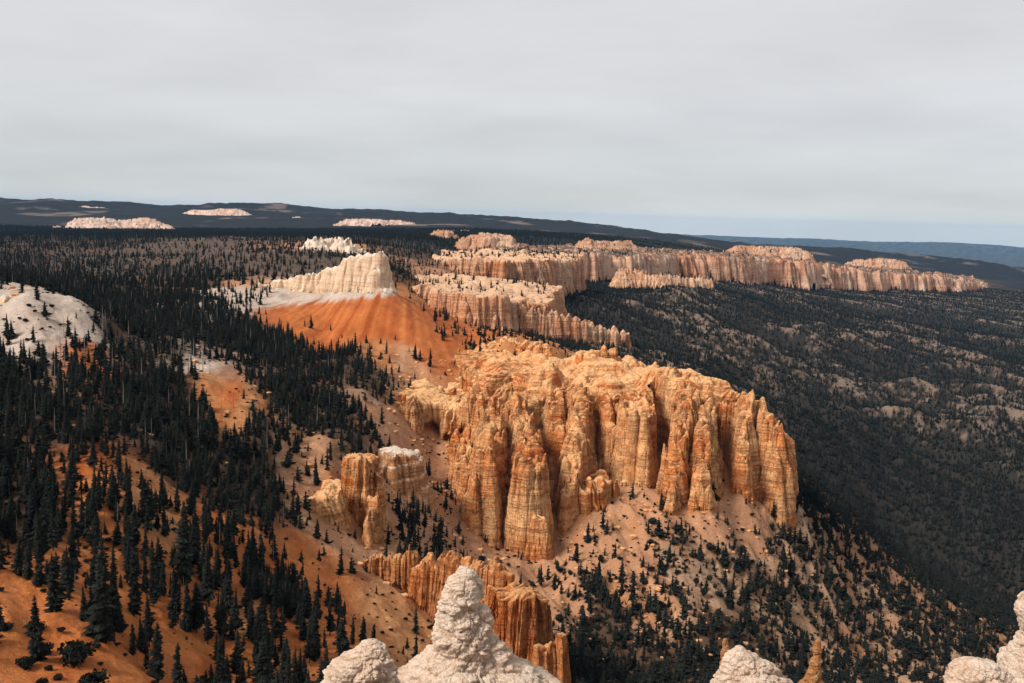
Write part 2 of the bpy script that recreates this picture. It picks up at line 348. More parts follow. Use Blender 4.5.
class Spine(Plateau):
    """a narrow wall: points u, v of the crest, distance, half width"""
    ter = .06
    def __init__(self, pts, A=(3.5, 15, 2.6, 6.5, 1.1, 2.6), slope=6.5, rim=4.0, seed=1):
        w = np.array([W(u, v, Y) for u, v, Y, r in pts]); self.p = w; self.rad = np.array([q[3] for q in pts], float)
        self.A, self.slope, self.rim, self.seed = A, slope, rim, seed; pad = 60
        self.box = (w[:, 0].min() - pad, w[:, 1].min() - pad, w[:, 0].max() + pad, w[:, 1].max() + pad)
    def sd(self, x, y):
        best = np.full(x.shape, 1e18); tt = np.zeros_like(x); zz = np.zeros_like(x); acc = 0.0
        for i in range(len(self.p) - 1):
            ax, ay, az = self.p[i]; bx, by, bz = self.p[i + 1]; ex, ey = bx - ax, by - ay; L = math.hypot(ex, ey)
            t = np.clip(((x - ax) * ex + (y - ay) * ey) / (L * L), 0, 1)
            d = np.hypot(x - ax - t * ex, y - ay - t * ey) - (self.rad[i] + (self.rad[i + 1] - self.rad[i]) * t)
            m = d < best; best = np.where(m, d, best); tt = np.where(m, acc + t * L, tt); zz = np.where(m, az + (bz - az) * t, zz); acc += L
        self._z = zz
        side = np.where(np.arange(1) == 0, 0.0, 0.0)
        return best, tt
    def top(self, x, y): return self._z + 1.6 * self.rim * (np.abs(noise2(x / 7.0, y / 7.0, self.seed + 31)) ** .8 - .35) * min(1, self.A[1] / 14)
    
def flat_beds(*ms):
    for m in ms: m.ter = .05
    return list(ms)
class Cliff:
    """one rock thing: the union of its masses"""
    def __init__(self, name, label, cat, masses, res, tint, group=None, part='buttress', caves=()):
        self.part, self.caves = part, caves
        self.name, self.label, self.cat, self.masses, self.res, self.tint, self.group = name, label, cat, masses, res, tint, group
        b = np.array([m.box for m in masses]); self.box = (b[:, 0].min(), b[:, 1].min(), b[:, 2].max(), b[:, 3].max())
    def h(self, x, y):
        o = self.masses[0].h(x, y)
        for m in self.masses[1:]: o = np.maximum(o, m.h(x, y))
        return o
CLIFFS = []
BIG = (9, 30, 4.0, 9.5, 1.5, 3.2)
main = [
 Plateau([(455,640),(478,612),(500,600),(520,592),(548,618),(560,612),(578,588),(600,604),(618,592),(650,592),(660,622),(676,600),(700,596),(716,628),(735,622),(748,600),(776,592),(794,604),(798,635),(786,690),(740,730),(640,760),(560,770),(490,760),(455,700)],
   [(480,385,600),(500,345,730),(530,395,600),(580,385,600),(560,350,690),(632,395,595),(640,360,650),(600,352,720),(690,375,620),(710,366,660),(740,380,640),(768,408,612),(798,421,606),(806,440,635),(790,430,690)],
   A=BIG, slope=7.0, rim=13, seed=11, hum=9),
 Spine([(474,385,612,6),(492,415,556,7),(486,450,522,7)], seed=31, rim=7),
 Spine([(464,428,575,6),(463,464,540,6)], seed=33, rim=7),
 Spine([(590,506,543,2.5),(577,540,515,2.5)], seed=34, rim=4, slope=2.5),
 Spine([(642,503,545,3),(634,532,520,2.5)], seed=35, rim=4, slope=2.5),
 Spine([(734,500,588,3),(728,522,566,3)], seed=36, rim=4, slope=2.5),
 Spine([(768,500,596,3),(762,522,575,3)], seed=38, rim=4, slope=2.5),
 Spine([(515,392,605,6),(526,428,548,8),(531,455,518,8)], seed=37, rim=7),
 Spine([(548,372,640,7),(556,400,600,6),(560,425,588,5)], seed=39, rim=6),
 Spine([(582,380,615,5),(580,408,580,7),(574,448,552,6),(566,490,530,5)], seed=41, rim=6),
 Spine([(606,392,605,5),(612,420,582,5)], seed=43, rim=5),
 Spine([(636,390,600,9),(637,410,578,11)], seed=47, rim=5),
 Spine([(686,378,620,5),(690,396,590,5),(677,440,560,7),(669,496,538,5)], seed=53, rim=7),
 Spine([(708,385,612,4),(704,425,572,5),(702,474,548,7)], seed=59, rim=7),
 Spine([(746,388,618,4),(747,397,604,6),(742,447,580,4)], seed=61, rim=6),
 Spine([(758,393,622,4),(766,410,600,6),(778,425,592,6)], seed=62, rim=6),
 Spine([(600,474,556,10),(583,484,540,8)], seed=67, rim=5),
 Spine([(470,352,720,9),(500,338,735,8),(545,345,715,7)], slope=1.6, seed=68, rim=4),
 Spine([(585,352,670,8),(612,348,690,7)], slope=2.0, seed=69, rim=5),
]
CLIFFS.append(Cliff('rock_cliff', 'great fluted orange cliff above the pale slope in the middle, largest cliff of all', 'cliff', main, .28, 'main'))
CLIFFS.append(Cliff('rock_cliff', 'orange rock outcrop with dark hollows, below the orange fan slope', 'cliff',
  [Plateau([(398,592),(415,580),(424,592),(440,600),(458,590),(470,585),(474,600),(455,630),(425,630),(400,620)],[(400,392,590),(425,398,600),(450,412,588),(470,395,590),(440,385,625)], A=(4,16,2.6,7,1.0,2.6), slope=5.5, rim=6, seed=71, hum=3),
   Plateau([(398,640),(415,604),(470,604),(500,650),(520,720),(470,745),(430,700)],[(402,388,640),(425,380,640),(470,366,680),(505,342,730),(450,356,715),(415,372,675),(470,388,620)], A=(5,20,3,8,1,2.6), slope=3.0, rim=6, seed=72, hum=10),
   Spine([(384,386,606,4),(394,398,594,5),(404,404,588,4)], A=(3,12,2.2,6,.9,2.2), slope=4, rim=5, seed=74)], .3, 'main', caves=[(431,437,586,5.5,5,11),(462,440,584,4,3.6,9),(447,441,586,3,3,6)]))
CLIFFS.append(Cliff('rock_outcrop', 'small blocky outcrop with a white cap, between dark firs and the pale gully', 'rock outcrop',
  [Plateau([(378,488),(395,480),(412,486),(424,492),(422,510),(395,508),(378,502)],[(380,450,490),(400,446,490),(424,456,496),(400,444,508)], A=(2.5,11,1.4,5,.5,2), slope=3.6, rim=3, seed=73)], .3, 'cap'))
CLIFFS.append(Cliff('rock_tower', 'square orange rock tower standing among firs, left of the great cliff', 'rock tower',
  [Plateau([(343,436),(358,428),(375,432),(376,446),(360,452),(345,448)],[(345,452,436),(360,449,432),(375,458,434),(360,449,452)], A=(2.2,9,1.8,4.5,.7,1.8), slope=7, rim=3.5, seed=79, hum=2),
   Spine([(326,474,436,3),(320,500,420,3.5),(312,520,410,3)], A=(2.5,9,1.8,4.5,.7,1.8), seed=80, rim=3.5, slope=6),
   Spine([(379,468,440,3),(374,496,425,3),(366,515,416,2)], A=(2.5,9,1.8,4.5,.7,1.8), seed=81, rim=3.5, slope=6)], .24, 'main'))
CLIFFS.append(Cliff('rock_outcrop', 'low fluted orange rock wall at the left foot of the square tower', 'rock outcrop',
  [Spine([(256,512,398,4),(285,498,404,6),(315,497,408,6),(333,480,420,6)], A=(2.5,11,1.8,5,.7,2), seed=83, rim=3, slope=5)], .26, 'main'))
WA = (2.0,9,2.0,4.6,.9,1.9)
CLIFFS.append(Cliff('rock_wall', 'thin comb of deep orange rock spires behind the white boulder', 'rock wall',
  [Spine([(306,583,380,2),(325,571,386,2.5),(345,561,387,3),(375,554,384,3.5),(402,546,382,3.5),(412,544,381,3.5)], A=WA, slope=8, rim=6, seed=89)], .22, 'wall'))
CLIFFS.append(Cliff('rock_wall', 'fluted orange rock wall with a spiky crest, just behind the white pinnacle', 'rock wall',
  [Spine([(424,556,374,3),(450,550,368,3.5),(482,555,362,4),(506,566,355,5)], A=WA, slope=8, rim=5, seed=97),
   Plateau([(486,352),(500,338),(520,328),(545,326),(556,334),(550,346),(530,352),(500,360)],[(490,575,355),(520,578,340),(548,586,332),(552,600,334),(520,580,345)], A=(3,11,2.2,5.5,.9,2), slope=7.5, rim=4, seed=101, hum=4),
   Spine([(545,640,316,4),(562,628,318,4)], seed=103, rim=3)], .24, 'wall'))
CLIFFS.append(Cliff('white_bluff', 'rounded white limestone bluff among dark firs at the left edge', 'bluff', [Spine([(-60,300,500,12),(15,296,505,13),(45,296,512,10),(64,304,516,3)], A=(10,32,5.0,13,1.6,5), slope=.85, rim=4, seed=105)], .5, 'white'))
CLIFFS.append(Cliff('rock_butte', 'sloping white-capped ridge with a blunt end, at the top of the orange fan slope', 'butte',
  [Spine([(228,291,905,3),(260,284,890,3.5),(300,275,868,5),(338,266,845,6),(350,257,836,7),(378,252,820,7)], A=(4,22,2.6,8,.9,3), slope=3.2, rim=3.0, seed=107)], .6, 'white'))
MID = (9, 36, 6.5, 14, 2.4, 5.5)
CLIFFS.append(Cliff('rock_cliff', 'fluted pink-orange cliff just behind the blunt end of the white-capped ridge', 'cliff',
  flat_beds(*[Plateau([(395,1230),(425,1190),(445,1130),(470,1110),(500,1120),(520,1190),(545,1240),(560,1420),(520,1500),(460,1500),(400,1400)],[(400,282,1230),(430,284,1180),(460,288,1130),(500,293,1130),(540,300,1240),(480,276,1350),(540,282,1420),(430,274,1400)], A=MID, slope=6, rim=7, seed=109, hum=5),
   Spine([(510,302,1180,7),(550,310,1190,7),(590,319,1210,6),(632,332,1230,4)], A=(4,22,4,11,1.4,4), slope=5.5, rim=9, seed=113)]), .8, 'far'))
CLIFFS.append(Cliff('rock_cliff', 'upper tier of pink-orange fluted cliff, between the fir plateau and the far rim', 'cliff',
  flat_beds(*[Plateau([(425,1640),(470,1560),(500,1540),(535,1600),(560,1750),(575,1950),(520,2000),(440,1900)],[(425,256,1640),(480,255,1560),(520,257,1600),(560,257,1800),(500,249,1900),(440,251,1850)], A=MID, slope=6, rim=7, seed=127, hum=5)]), 1.0, 'far'))
CLIFFS.append(Cliff('rock_spire', 'pair of short pink spires apart from the pink cliff, before the dark valley', 'rock spire',
  [Spine([(544,284,1560,4),(556,291,1540,4)], A=(3,20,3.5,9,1,4), slope=4, rim=8, seed=131)], .8, 'far'))
FARA = (30, 130, 15, 41, 6, 14)
CLIFFS.append(Cliff('rim_cliff', 'long pink-orange cliff line along the far forested rim', 'cliff',
  flat_beds(*[Plateau([(470,2150),(520,2250),(560,2350),(600,2450),(640,2550),(660,2750),(700,2850),(735,2900),(760,3150),(800,3250),(850,3500),(880,3800),(930,4000),(965,4300),(980,4600),(960,5200),(900,5200),(800,4700),(700,4100),(600,3500),(520,2900),(470,2700)],
    [(470,247,2150),(540,249,2300),(600,250,2450),(660,251,2750),(735,252,2900),(760,256,3150),(800,258,3250),(850,266,3500),(880,270,3800),(930,271,4000),(980,284,4600),(960,276,5000),(850,266,4800),(700,252,4100),(560,243,3200),(480,244,2700)], A=FARA, slope=4.5, rim=13, seed=137, hum=12)]), 2.0, 'rim'))
CLIFFS.append(Cliff('rock_wall', 'low pink rock wall in front of the far rim cliff', 'rock wall',
   [Spine([(620,268,2350,12),(660,273,2350,12),(710,277,2400,8)], A=(6,50,6,24,2,9), slope=2.2, rim=10, seed=139)], 2.0, 'far'))
CLIFFS.append(Cliff('rock_hump', 'smooth pale rock hump on the talus above the dark woods at the bottom', 'rock hump', [Spine([(606,594,472,4),(625,603,463,5),(652,628,450,4)], A=(2,12,1.4,5,.5,2), slope=1.5, rim=2, seed=149)], .3, 'cap'))
def knob(label, u0, u1, vt, Y, seed, tint='knoll', half=22):
    n = 7; rr = random.Random(seed); pts = [(u0 + (u1 - u0) * i / (n - 1), vt + (4 if i in (0, n - 1) else rr.uniform(-.8, 2.6)), Y + rr.uniform(-25, 45), half * (.4 if i in (0, n - 1) else rr.uniform(.5, 1.1))) for i in range(n)]
    CLIFFS.append(Cliff('rock_knoll', label, 'rock knoll', [Spine(pts, A=(13,60,6,24,2.5,9), slope=1.15, rim=8, seed=seed)], 2.4, tint))
knob('rounded pink rock knoll on the forested rim, left of the flat-topped one', 468, 512, 233, 2420, 151, half=28)
knob('long flat-topped pink rock mesa standing on the forested rim', 580, 636, 239, 2720, 153, half=20)
knob('stepped pink rock mesa behind the far rim, right of the flat-topped one', 724, 806, 246, 3420, 157, half=26)
knob('small tan rock bank behind the far rim near its right end', 846, 905, 258, 4250, 159, half=24)
knob('white rock knoll among the firs, behind the white-capped ridge', 310, 350, 236, 1500, 161, 'white', 16)
knob('small pink rock knoll at the edge of the firs, left of the rounded one', 436, 452, 229, 2900, 163, half=20)
for (a, b, v, Y, sd, lb) in [(62,166,218,4300,171,'jagged pale pink badland ridge standing out of the far dark woods on the left'),(176,252,209,6300,173,'pale pink badland ridge on the dark hills, beyond the jagged one'),
     (272,314,218,6000,177,'small pale badland slope on the dark hills, left of a wider one'),(328,424,220,5400,179,'wide pale pink badland slope on the dark hills above the white-capped ridge'),
     (78,104,207,7000,181,'tiny pale scar high on the dark hills above the jagged ridge'),(436,470,231,3900,183,'pale rock slope low on the dark hills behind the fir plateau')]:
    n = 6; rr = random.Random(sd)
    pts = [(a + (b - a) * i / (n - 1), v + (6 if i in (0, n - 1) else rr.uniform(-1.5, 2)), Y + rr.uniform(-60, 60), 18 if i in (0, n - 1) else 40) for i in range(n)]
    CLIFFS.append(Cliff('badland_ridge', lb, 'badland ridge', [Spine(pts, A=(40,130,16,55,2,20), slope=.55, rim=12, seed=sd)], 5.0, 'pale'))

def feat_z(x, y):
    o = np.full(np.shape(x), -1e6)
    for c in CLIFFS:
        b = c.box; m = (x > b[0]) & (x < b[2]) & (y > b[1]) & (y < b[3])
        if m.any(): o[m] = np.maximum(o[m], c.h(x[m], y[m]))
    return o

# ------------------------------------------------------------------ mesh helpers
def make_mesh(name, co, faces, smooth=True):
    """co (n,3); faces: (m,4) or (m,3) array"""
    me = bpy.data.meshes.new(name); co = np.ascontiguousarray(co, np.float32); faces = np.ascontiguousarray(faces, np.int32)
    k = faces.shape[1]; m = len(faces)
    me.vertices.add(len(co)); me.vertices.foreach_set('co', co.ravel())
    me.loops.add(m * k); me.loops.foreach_set('vertex_index', faces.ravel())
    me.polygons.add(m); me.polygons.foreach_set('loop_start', np.arange(0, m * k, k, dtype=np.int32))
    me.polygons.foreach_set('use_smooth', np.full(m, smooth))
    me.update(calc_edges=True); return me
def add_color(me, name, rgb):
    a = me.color_attributes.new(name, 'FLOAT_COLOR', 'POINT')
    c = np.ones((len(rgb), 4), np.float32); c[:, :3] = rgb; a.data.foreach_set('color', c.ravel())
def link(name, me, mats, parent=None):
    o = bpy.data.objects.new(name, me); COL.objects.link(o)
    for m in (mats if isinstance(mats, (list, tuple)) else [mats]):
        if m.name not in [x.name for x in me.materials if x]: me.materials.append(m)
    if parent: o.parent = parent
    return o
def tag(o, label=None, cat=None, group=None, kind=None):
    for k, v in (('label', label), ('category', cat), ('group', group), ('kind', kind)):
        if v: o[k] = v
    return o
def grid_faces(nr, nc, keep=None):
    i = np.arange(nr - 1)[:, None] * nc + np.arange(nc - 1)[None]
    f = np.stack([i, i + 1, i + nc + 1, i + nc], -1).reshape(-1, 4)
    return f if keep is None else f[keep.ravel()]
def compact(co, f, *attrs):
    used = np.zeros(len(co), bool); used[f.ravel()] = True; idx = np.cumsum(used) - 1
    return (co[used], idx[f]) + tuple(a[used] for a in attrs)

# ------------------------------------------------------------------ materials
def new_mat(name):
    m = bpy.data.materials.new(name); m.use_nodes = True; t = m.node_tree; t.nodes.clear()
    b = N(t, 'ShaderNodeBsdfPrincipled', inp={'Roughness': 0.95}); b.inputs['Specular IOR Level'].default_value = 0.15
    o = N(t, 'ShaderNodeOutputMaterial'); t.links.new(b.outputs[0], o.inputs[0]); return m, t, b
def pos(t, sx=1, sy=1, sz=1):
    g = N(t, 'ShaderNodeNewGeometry'); v = N(t, 'ShaderNodeVectorMath', operation='MULTIPLY'); v.inputs[1].default_value = (sx, sy, sz)
    t.links.new(g.outputs['Position'], v.inputs[0]); return v.outputs[0]
def bump(t, b, height, dist, strength=1.0):
    n = N(t, 'ShaderNodeBump', inp={'Strength': strength, 'Distance': dist}); t.links.new(height, n.inputs['Height']); t.links.new(n.outputs[0], b.inputs['Normal'])

def rock_material(name, cols, lam, tex, hue2, stain, bumpd, cap=None, bedk=.85):
    """layered limestone: bands of COLS by height, wandering, with vertical stains; TEX is the size of the grain in metres"""
    sc_ = lambda c: tuple(min(.85, 1.04 * q) for q in c)
    cols = [sc_(c) for c in cols]; hue2 = sc_(hue2); stain = sc_(stain); cap = sc_(cap) if cap else None
    m, t, b = new_mat(name)
    g = N(t, 'ShaderNodeNewGeometry'); sp = N(t, 'ShaderNodeSeparateXYZ'); t.links.new(g.outputs['Position'], sp.inputs[0])
    wob = noise_n(t, pos(t, 1 / (lam * 6), 1 / (lam * 6), 1 / (lam * 6)), 1.0, 4)
    hh = math_n(t, 'ADD', math_n(t, 'DIVIDE', sp.outputs['Z'], lam), math_n(t, 'MULTIPLY', wob, 2.2))
    cz = N(t, 'ShaderNodeCombineXYZ'); t.links.new(hh, cz.inputs[2])
    bands = noise_n(t, cz.outputs[0], 1.0, 6, 0.62)
    col = ramp(t, bands, [(0.28 + .44 * i / (len(cols) - 1), c) for i, c in enumerate(cols)])
    blotch = noise_n(t, pos(t, 1 / (tex * 14), 1 / (tex * 14), 1 / (tex * 22)), 1.0, 6, 0.6)
    col = mixrgb(t, 'MIX', ramp(t, blotch, [(0.40, 0.0), (0.66, 1.0)]), col, hue2)
    st = noise_n(t, pos(t, 1 / (tex * 2.2), 1 / (tex * 2.2), 1 / (tex * 26)), 1.0, 5, 0.65)
    col = mixrgb(t, 'MIX', math_n(t, 'MULTIPLY', ramp(t, st, [(0.50, 0.0), (0.68, 1.0)]), .75), col, stain)
    fine = noise_n(t, pos(t, 1 / tex, 1 / tex, 1.6 / tex), 1.0, 6, 0.7)
    col = mixrgb(t, 'MULTIPLY', 1.0, col, ramp(t, fine, [(0.25, 0.72), (0.7, 1.14)]))
    jv = N(t, 'ShaderNodeTexVoronoi', feature='DISTANCE_TO_EDGE', inp={'Scale': 1.0, 'Randomness': 1.0})
    wp = N(t, 'ShaderNodeVectorMath', operation='MULTIPLY_ADD'); nz3 = N(t, 'ShaderNodeTexNoise', inp={'Scale': .5 / tex, 'Detail': 3}); t.links.new(g.outputs['Position'], nz3.inputs['Vector'])
    t.links.new(nz3.outputs['Color'], wp.inputs[0]); wp.inputs[1].default_value = (1.3, 1.3, .9); t.links.new(pos(t, .42 / tex, .42 / tex, .13 / tex), wp.inputs[2]); t.links.new(wp.outputs[0], jv.inputs['Vector'])
    joint = ramp(t, jv.outputs['Distance'], [(0.0, 0.0), (.05, 1.0)])
    bz = N(t, 'ShaderNodeCombineXYZ'); t.links.new(math_n(t, 'ADD', math_n(t, 'DIVIDE', sp.outputs['Z'], lam * .16), math_n(t, 'MULTIPLY', wob, 3.0)), bz.inputs[2])
    t.links.new(math_n(t, 'DIVIDE', sp.outputs['X'], lam * 3), bz.inputs[0]); t.links.new(math_n(t, 'DIVIDE', sp.outputs['Y'], lam * 3), bz.inputs[1])
    bedn = noise_n(t, bz.outputs[0], 1.0, 4, .7); bed = math_n(t, 'MAXIMUM', ramp(t, bedn, [(.38, 0.0), (.52, 1.0)]), ramp(t, noise_n(t, pos(t, .5 / lam, .5 / lam, 1.1 / lam), 1.0, 3, .5), [(.47, 0.0), (.60, 1.0)]))
    col = mixrgb(t, 'MULTIPLY', 1.0, col, ramp(t, math_n(t, 'MAXIMUM', joint, ramp(t, noise_n(t, pos(t, .16 / tex, .16 / tex, .10 / tex), 1.0, 3, .5), [(.44, 0.0), (.56, 1.0)])), [(0.0, tuple(1 - bedk * q for q in (.34, .43, .50))), (1.0, (1, 1, 1))]))
    col = mixrgb(t, 'MULTIPLY', 1.0, col, ramp(t, bed, [(0.0, tuple(1 - bedk * q for q in (.20, .29, .36))), (1.0, (1.04, 1.04, 1.04))]))
    if cap:   # tops and ledges blend towards the cap colour
        nz = N(t, 'ShaderNodeSeparateXYZ'); t.links.new(g.outputs['Normal'], nz.inputs[0])
        col = mixrgb(t, 'MIX', ramp(t, nz.outputs[2], [(0.45, 0.0), (0.85, 0.85)]), col, cap)
    t.links.new(col, b.inputs['Base Color'])
    ledge = N(t, 'ShaderNodeCombineXYZ'); t.links.new(math_n(t, 'DIVIDE', sp.outputs['Z'], lam * .35), ledge.inputs[2])
    t.links.new(math_n(t, 'DIVIDE', sp.outputs['X'], lam * 6), ledge.inputs[0]); t.links.new(math_n(t, 'DIVIDE', sp.outputs['Y'], lam * 6), ledge.inputs[1])
    led = noise_n(t, ledge.outputs[0], 1.0, 4, 0.6)
    hgt = math_n(t, 'ADD', math_n(t, 'ADD', math_n(t, 'MULTIPLY', fine, .45), math_n(t, 'MULTIPLY', st, .7)), math_n(t, 'MULTIPLY', led, .8))
    hgt = math_n(t, 'ADD', hgt, math_n(t, 'ADD', math_n(t, 'MULTIPLY', joint, .22 * bedk), math_n(t, 'MULTIPLY', bed, .4 * bedk)))
    bump(t, b, hgt, bumpd)
    return m
M = {}
M['main'] = rock_material('orange_rock', [(0.70,0.42,0.235),(0.66,0.25,0.075),(0.49,0.145,0.040),(0.67,0.345,0.145),(0.56,0.19,0.052)], 9.0, 1.6, (0.66,0.375,0.175), (0.29,0.092,0.029), 1.6, (0.66,0.385,0.19))
M['wall'] = rock_material('deep_orange_rock', [(0.55,0.22,0.068),(0.49,0.16,0.042),(0.38,0.11,0.030),(0.53,0.195,0.056)], 7.0, 1.1, (0.56,0.27,0.11), (0.20,0.058,0.02), 1.2, (0.56,0.29,0.13))
M['cap'] = rock_material('pale_capped_rock', [(0.52,0.33,0.20),(0.48,0.20,0.075),(0.54,0.33,0.19)], 8.0, 1.2, (0.54,0.31,0.165), (0.26,0.11,0.045), 1.2, (0.62,0.52,0.44))
M['white'] = rock_material('white_limestone', [(0.60,0.47,0.36),(0.58,0.40,0.26),(0.64,0.53,0.44)], 8.0, 1.6, (0.62,0.45,0.31), (0.40,0.24,0.14), 1.6, (0.66,0.56,0.48), .22)
M['far'] = rock_material('pink_rock', [(0.55,0.33,0.20),(0.53,0.235,0.11),(0.46,0.185,0.085),(0.57,0.35,0.215)], 14.0, 4.5, (0.58,0.385,0.255), (0.25,0.10,0.055), 4.0, (0.58,0.37,0.235), .4)
M['rim'] = rock_material('rim_rock', [(0.56,0.355,0.23),(0.53,0.27,0.155),(0.49,0.22,0.12),(0.57,0.37,0.25)], 22.0, 8, (0.58,0.40,0.29), (0.26,0.105,0.06), 4.0, (0.06,0.05,0.042), .35)
M['knoll'] = rock_material('layered_pink_rock', [(0.52,0.33,0.22),(0.50,0.25,0.14),(0.54,0.36,0.25)], 9.0, 5, (0.58,0.40,0.285), (0.30,0.14,0.085), 4.0, None, .5)
M['pale'] = rock_material('pale_badland_rock', [(0.62,0.47,0.39),(0.58,0.38,0.28),(0.64,0.50,0.43)], 22.0, 9.0, (0.64,0.50,0.43), (0.34,0.21,0.16), 6.0, None, .5)

def soil_material():
    m, t, b = new_mat('canyon_soil')
    a = N(t, 'ShaderNodeVertexColor', layer_name='soil')
    f = noise_n(t, pos(t, .9, .9, .9), 1.0, 7, 0.7); f2 = noise_n(t, pos(t, .045, .045, .045), 1.0, 6, 0.6)
    col = mixrgb(t, 'MULTIPLY', 1.0, a.outputs[0], ramp(t, f, [(0.3, 0.74), (0.7, 1.18)]))
    col = mixrgb(t, 'MULTIPLY', 1.0, col, ramp(t, f2, [(0.3, (0.82, 0.78, 0.74)), (0.7, (1.14, 1.16, 1.2))]))
    sp = noise_n(t, pos(t, .35, .35, .35), 1.0, 3, 0.5)          # scattered pale stones and dead wood
    col = mixrgb(t, 'MIX', math_n(t, 'MULTIPLY', ramp(t, sp, [(0.62, 0.0), (0.70, 1.0)]), .5), col, mixrgb(t, 'MULTIPLY', 1.0, col, (1.5, 1.75, 1.9)))
    t.links.new(col, b.inputs['Base Color'])
    bump(t, b, math_n(t, 'ADD', f, math_n(t, 'MULTIPLY', f2, 3.0)), 1.0, .8)
    return m
M['soil'] = soil_material()

# ------------------------------------------------------------------ the ground: one sheet from the rim to the horizon
tcol = np.linspace(-0.80, 0.80, 1150)
def logrows(a, b, n): return np.exp(np.linspace(math.log(a), math.log(b), n, endpoint=False))
rows = np.concatenate([logrows(3, 150, 70), logrows(150, 1000, 620), logrows(1000, 6500, 480), logrows(6500, 70000, 220)])
GX = (tcol[None] * rows[:, None]).ravel(); GY = np.repeat(rows, len(tcol))
GZ = base_z(GX, GY)
soil, dens = chunks(_soilden, GX, GY)
FZ = feat_z(GX, GY)
# rock debris tints the ground next to a cliff
near = np.clip(1 - (GZ - FZ) / 14.0, 0, 1)[:, None] * ((GY < 1400) & (GX > -.2 * GY))[:, None]
soil = soil * (1 - .6 * near) + np.array(SOIL['o']) * .6 * near
# orange fan: straight pale runnels down the slope from the white ridge
ap = W(386, 268, 812)
ang = np.arctan2(GX - ap[0], -(GY - (ap[1] + 150)))
fan = sstep(.26, .20, soil[:, 2]) * sstep(.36, .44, soil[:, 0]) * ((GY > 640) & (GY < 840))
run = fbm2(ang * 26, GY / 900, 4, 201)
zb = -65 - .13 * np.clip(-103 - GX, 0, 200)
mr = sstep(zb - 2, zb + 2, GZ + 5 * run)[:, None] * (sstep(640, 700, GY) * sstep(900, 850, GY) * sstep(-290, -260, GX) * sstep(-60, -75, GX))[:, None]
mo = (sstep(zb + 2, zb - 2, GZ + 5 * run) * sstep(700, 730, GY) * sstep(860, 845, GY) * sstep(-.235, -.215, GX / GY + .02 * run) * sstep(-.04, -.07, GX / GY))[:, None]
soil = soil * (1 - mr) + np.array(SOIL['W']) * mr; soil = soil * (1 - mo) + np.array(SOIL['O']) * mo
fan = np.maximum(fan, mo[:, 0])
soil = soil * (1 + (fan * np.clip(run * 1.5, -.5, .8))[:, None] * np.array([.45, .8, 1.1]))
gco = np.stack([GX, GY, GZ], -1)
gme = make_mesh('canyon_ground', gco, grid_faces(len(rows), len(tcol)))
add_color(gme, 'soil', np.clip(soil, 0.01, .85))
tag(link('canyon_ground', gme, M['soil']), 'forested canyon slopes, plateau, valley and far hills', None, None, 'structure')
# the rim behind and under the camera
rx, ry = np.meshgrid(np.linspace(-60, 60, 80), np.linspace(-60, 3.4, 50))
rz = -1.75 + .35 * fbm2(rx.ravel() / 5, ry.ravel() / 5, 4, 301) - 4.6 * sstep(0.8, 3.4, ry.ravel()) - .0 * rx.ravel()
rme = make_mesh('rim_ground', np.stack([rx.ravel(), ry.ravel(), rz], -1), grid_faces(50, 80)); add_color(rme, 'soil', np.tile(SOIL['P'], (len(rz), 1)))
tag(link('rim_ground', rme, M['soil']), 'pale rim ground under the viewpoint', None, None, 'structure')

# ------------------------------------------------------------------ cliffs as meshes
def main_piece(n, f):
    lab = np.arange(n)
    for _ in range(400):
        m = lab[f].min(1); new = lab.copy(); np.minimum.at(new, f.ravel(), np.repeat(m, f.shape[1])); new = new[new]; new = new[new]
        if (new == lab).all(): break
        lab = new
    fl = lab[f[:, 0]]; c = np.bincount(fl, minlength=n); return fl == c.argmax()
def build_mass(c, mi, name, res, caves):
    ms = c.masses[mi]; b = ms.box; r = res
    xs = np.arange(b[0], b[2], r); ys = np.arange(b[1], b[3], r)
    X, Y = np.meshgrid(xs, ys); x = X.ravel(); y = Y.ravel()
    h = ms.h(x, y); g = base_z(x, y); mar = max(2.5, r * 4)
    near = h > g - mar
    oth = np.full(x.shape, -1e6)
    for k, o in enumerate(c.masses):
        if k != mi: oth[near] = np.maximum(oth[near], o.h(x[near], y[near]))
    H = h.reshape(X.shape)
    v = (near & (h > oth - mar)).reshape(X.shape)
    keep = v[:-1, :-1] & v[1:, :-1] & v[:-1, 1:] & v[1:, 1:]
    gy, gx = np.gradient(np.where(H < -9e5, 0, H), r); sl = np.hypot(gx, gy) + 1e-6
    st = np.clip(sl / 2.5, 0, 1); nx = (-gx / sl * st).ravel(); ny = (-gy / sl * st).ravel()
    f = grid_faces(len(ys), len(xs), keep)
    if not len(f): return None
    f = f[main_piece(len(x), f)]
    (co, f, nx, ny) = compact(np.stack([x, y, h], -1), f, nx, ny); x, y, z = co.T; k = max(r / .36, .8)
    lay = noise3(x / (60 * k), y / (60 * k), z / (2.4 * k), 5) * .9 + noise3(x / (20 * k), y / (20 * k), z / (1.0 * k), 6) * .6      # hard and soft beds stand out and in
    rough = fbm3(x / (2.2 * k), y / (2.2 * k), z / (9.0 * k), 3, 9)
    off = (lay * .75 + rough * .6) * min(k, 4)
    co = np.stack([x + nx * off, y + ny * off, z + .15 * rough * min(k, 4)], -1)
    for (u, vv, Yc, rx, rz, dep) in caves:                      # hollows worn into the face
        cx, cy, cz = W(u, vv, Yc); q = ((co[:, 0] - cx) / rx) ** 2 + ((co[:, 2] - cz) / rz) ** 2
        co[:, 1] += np.where((q < 1) & (np.abs(co[:, 1] - cy) < 22), dep * np.sqrt(np.clip(1 - q, 0, 1)), 0)
    return make_mesh(name, co, f)
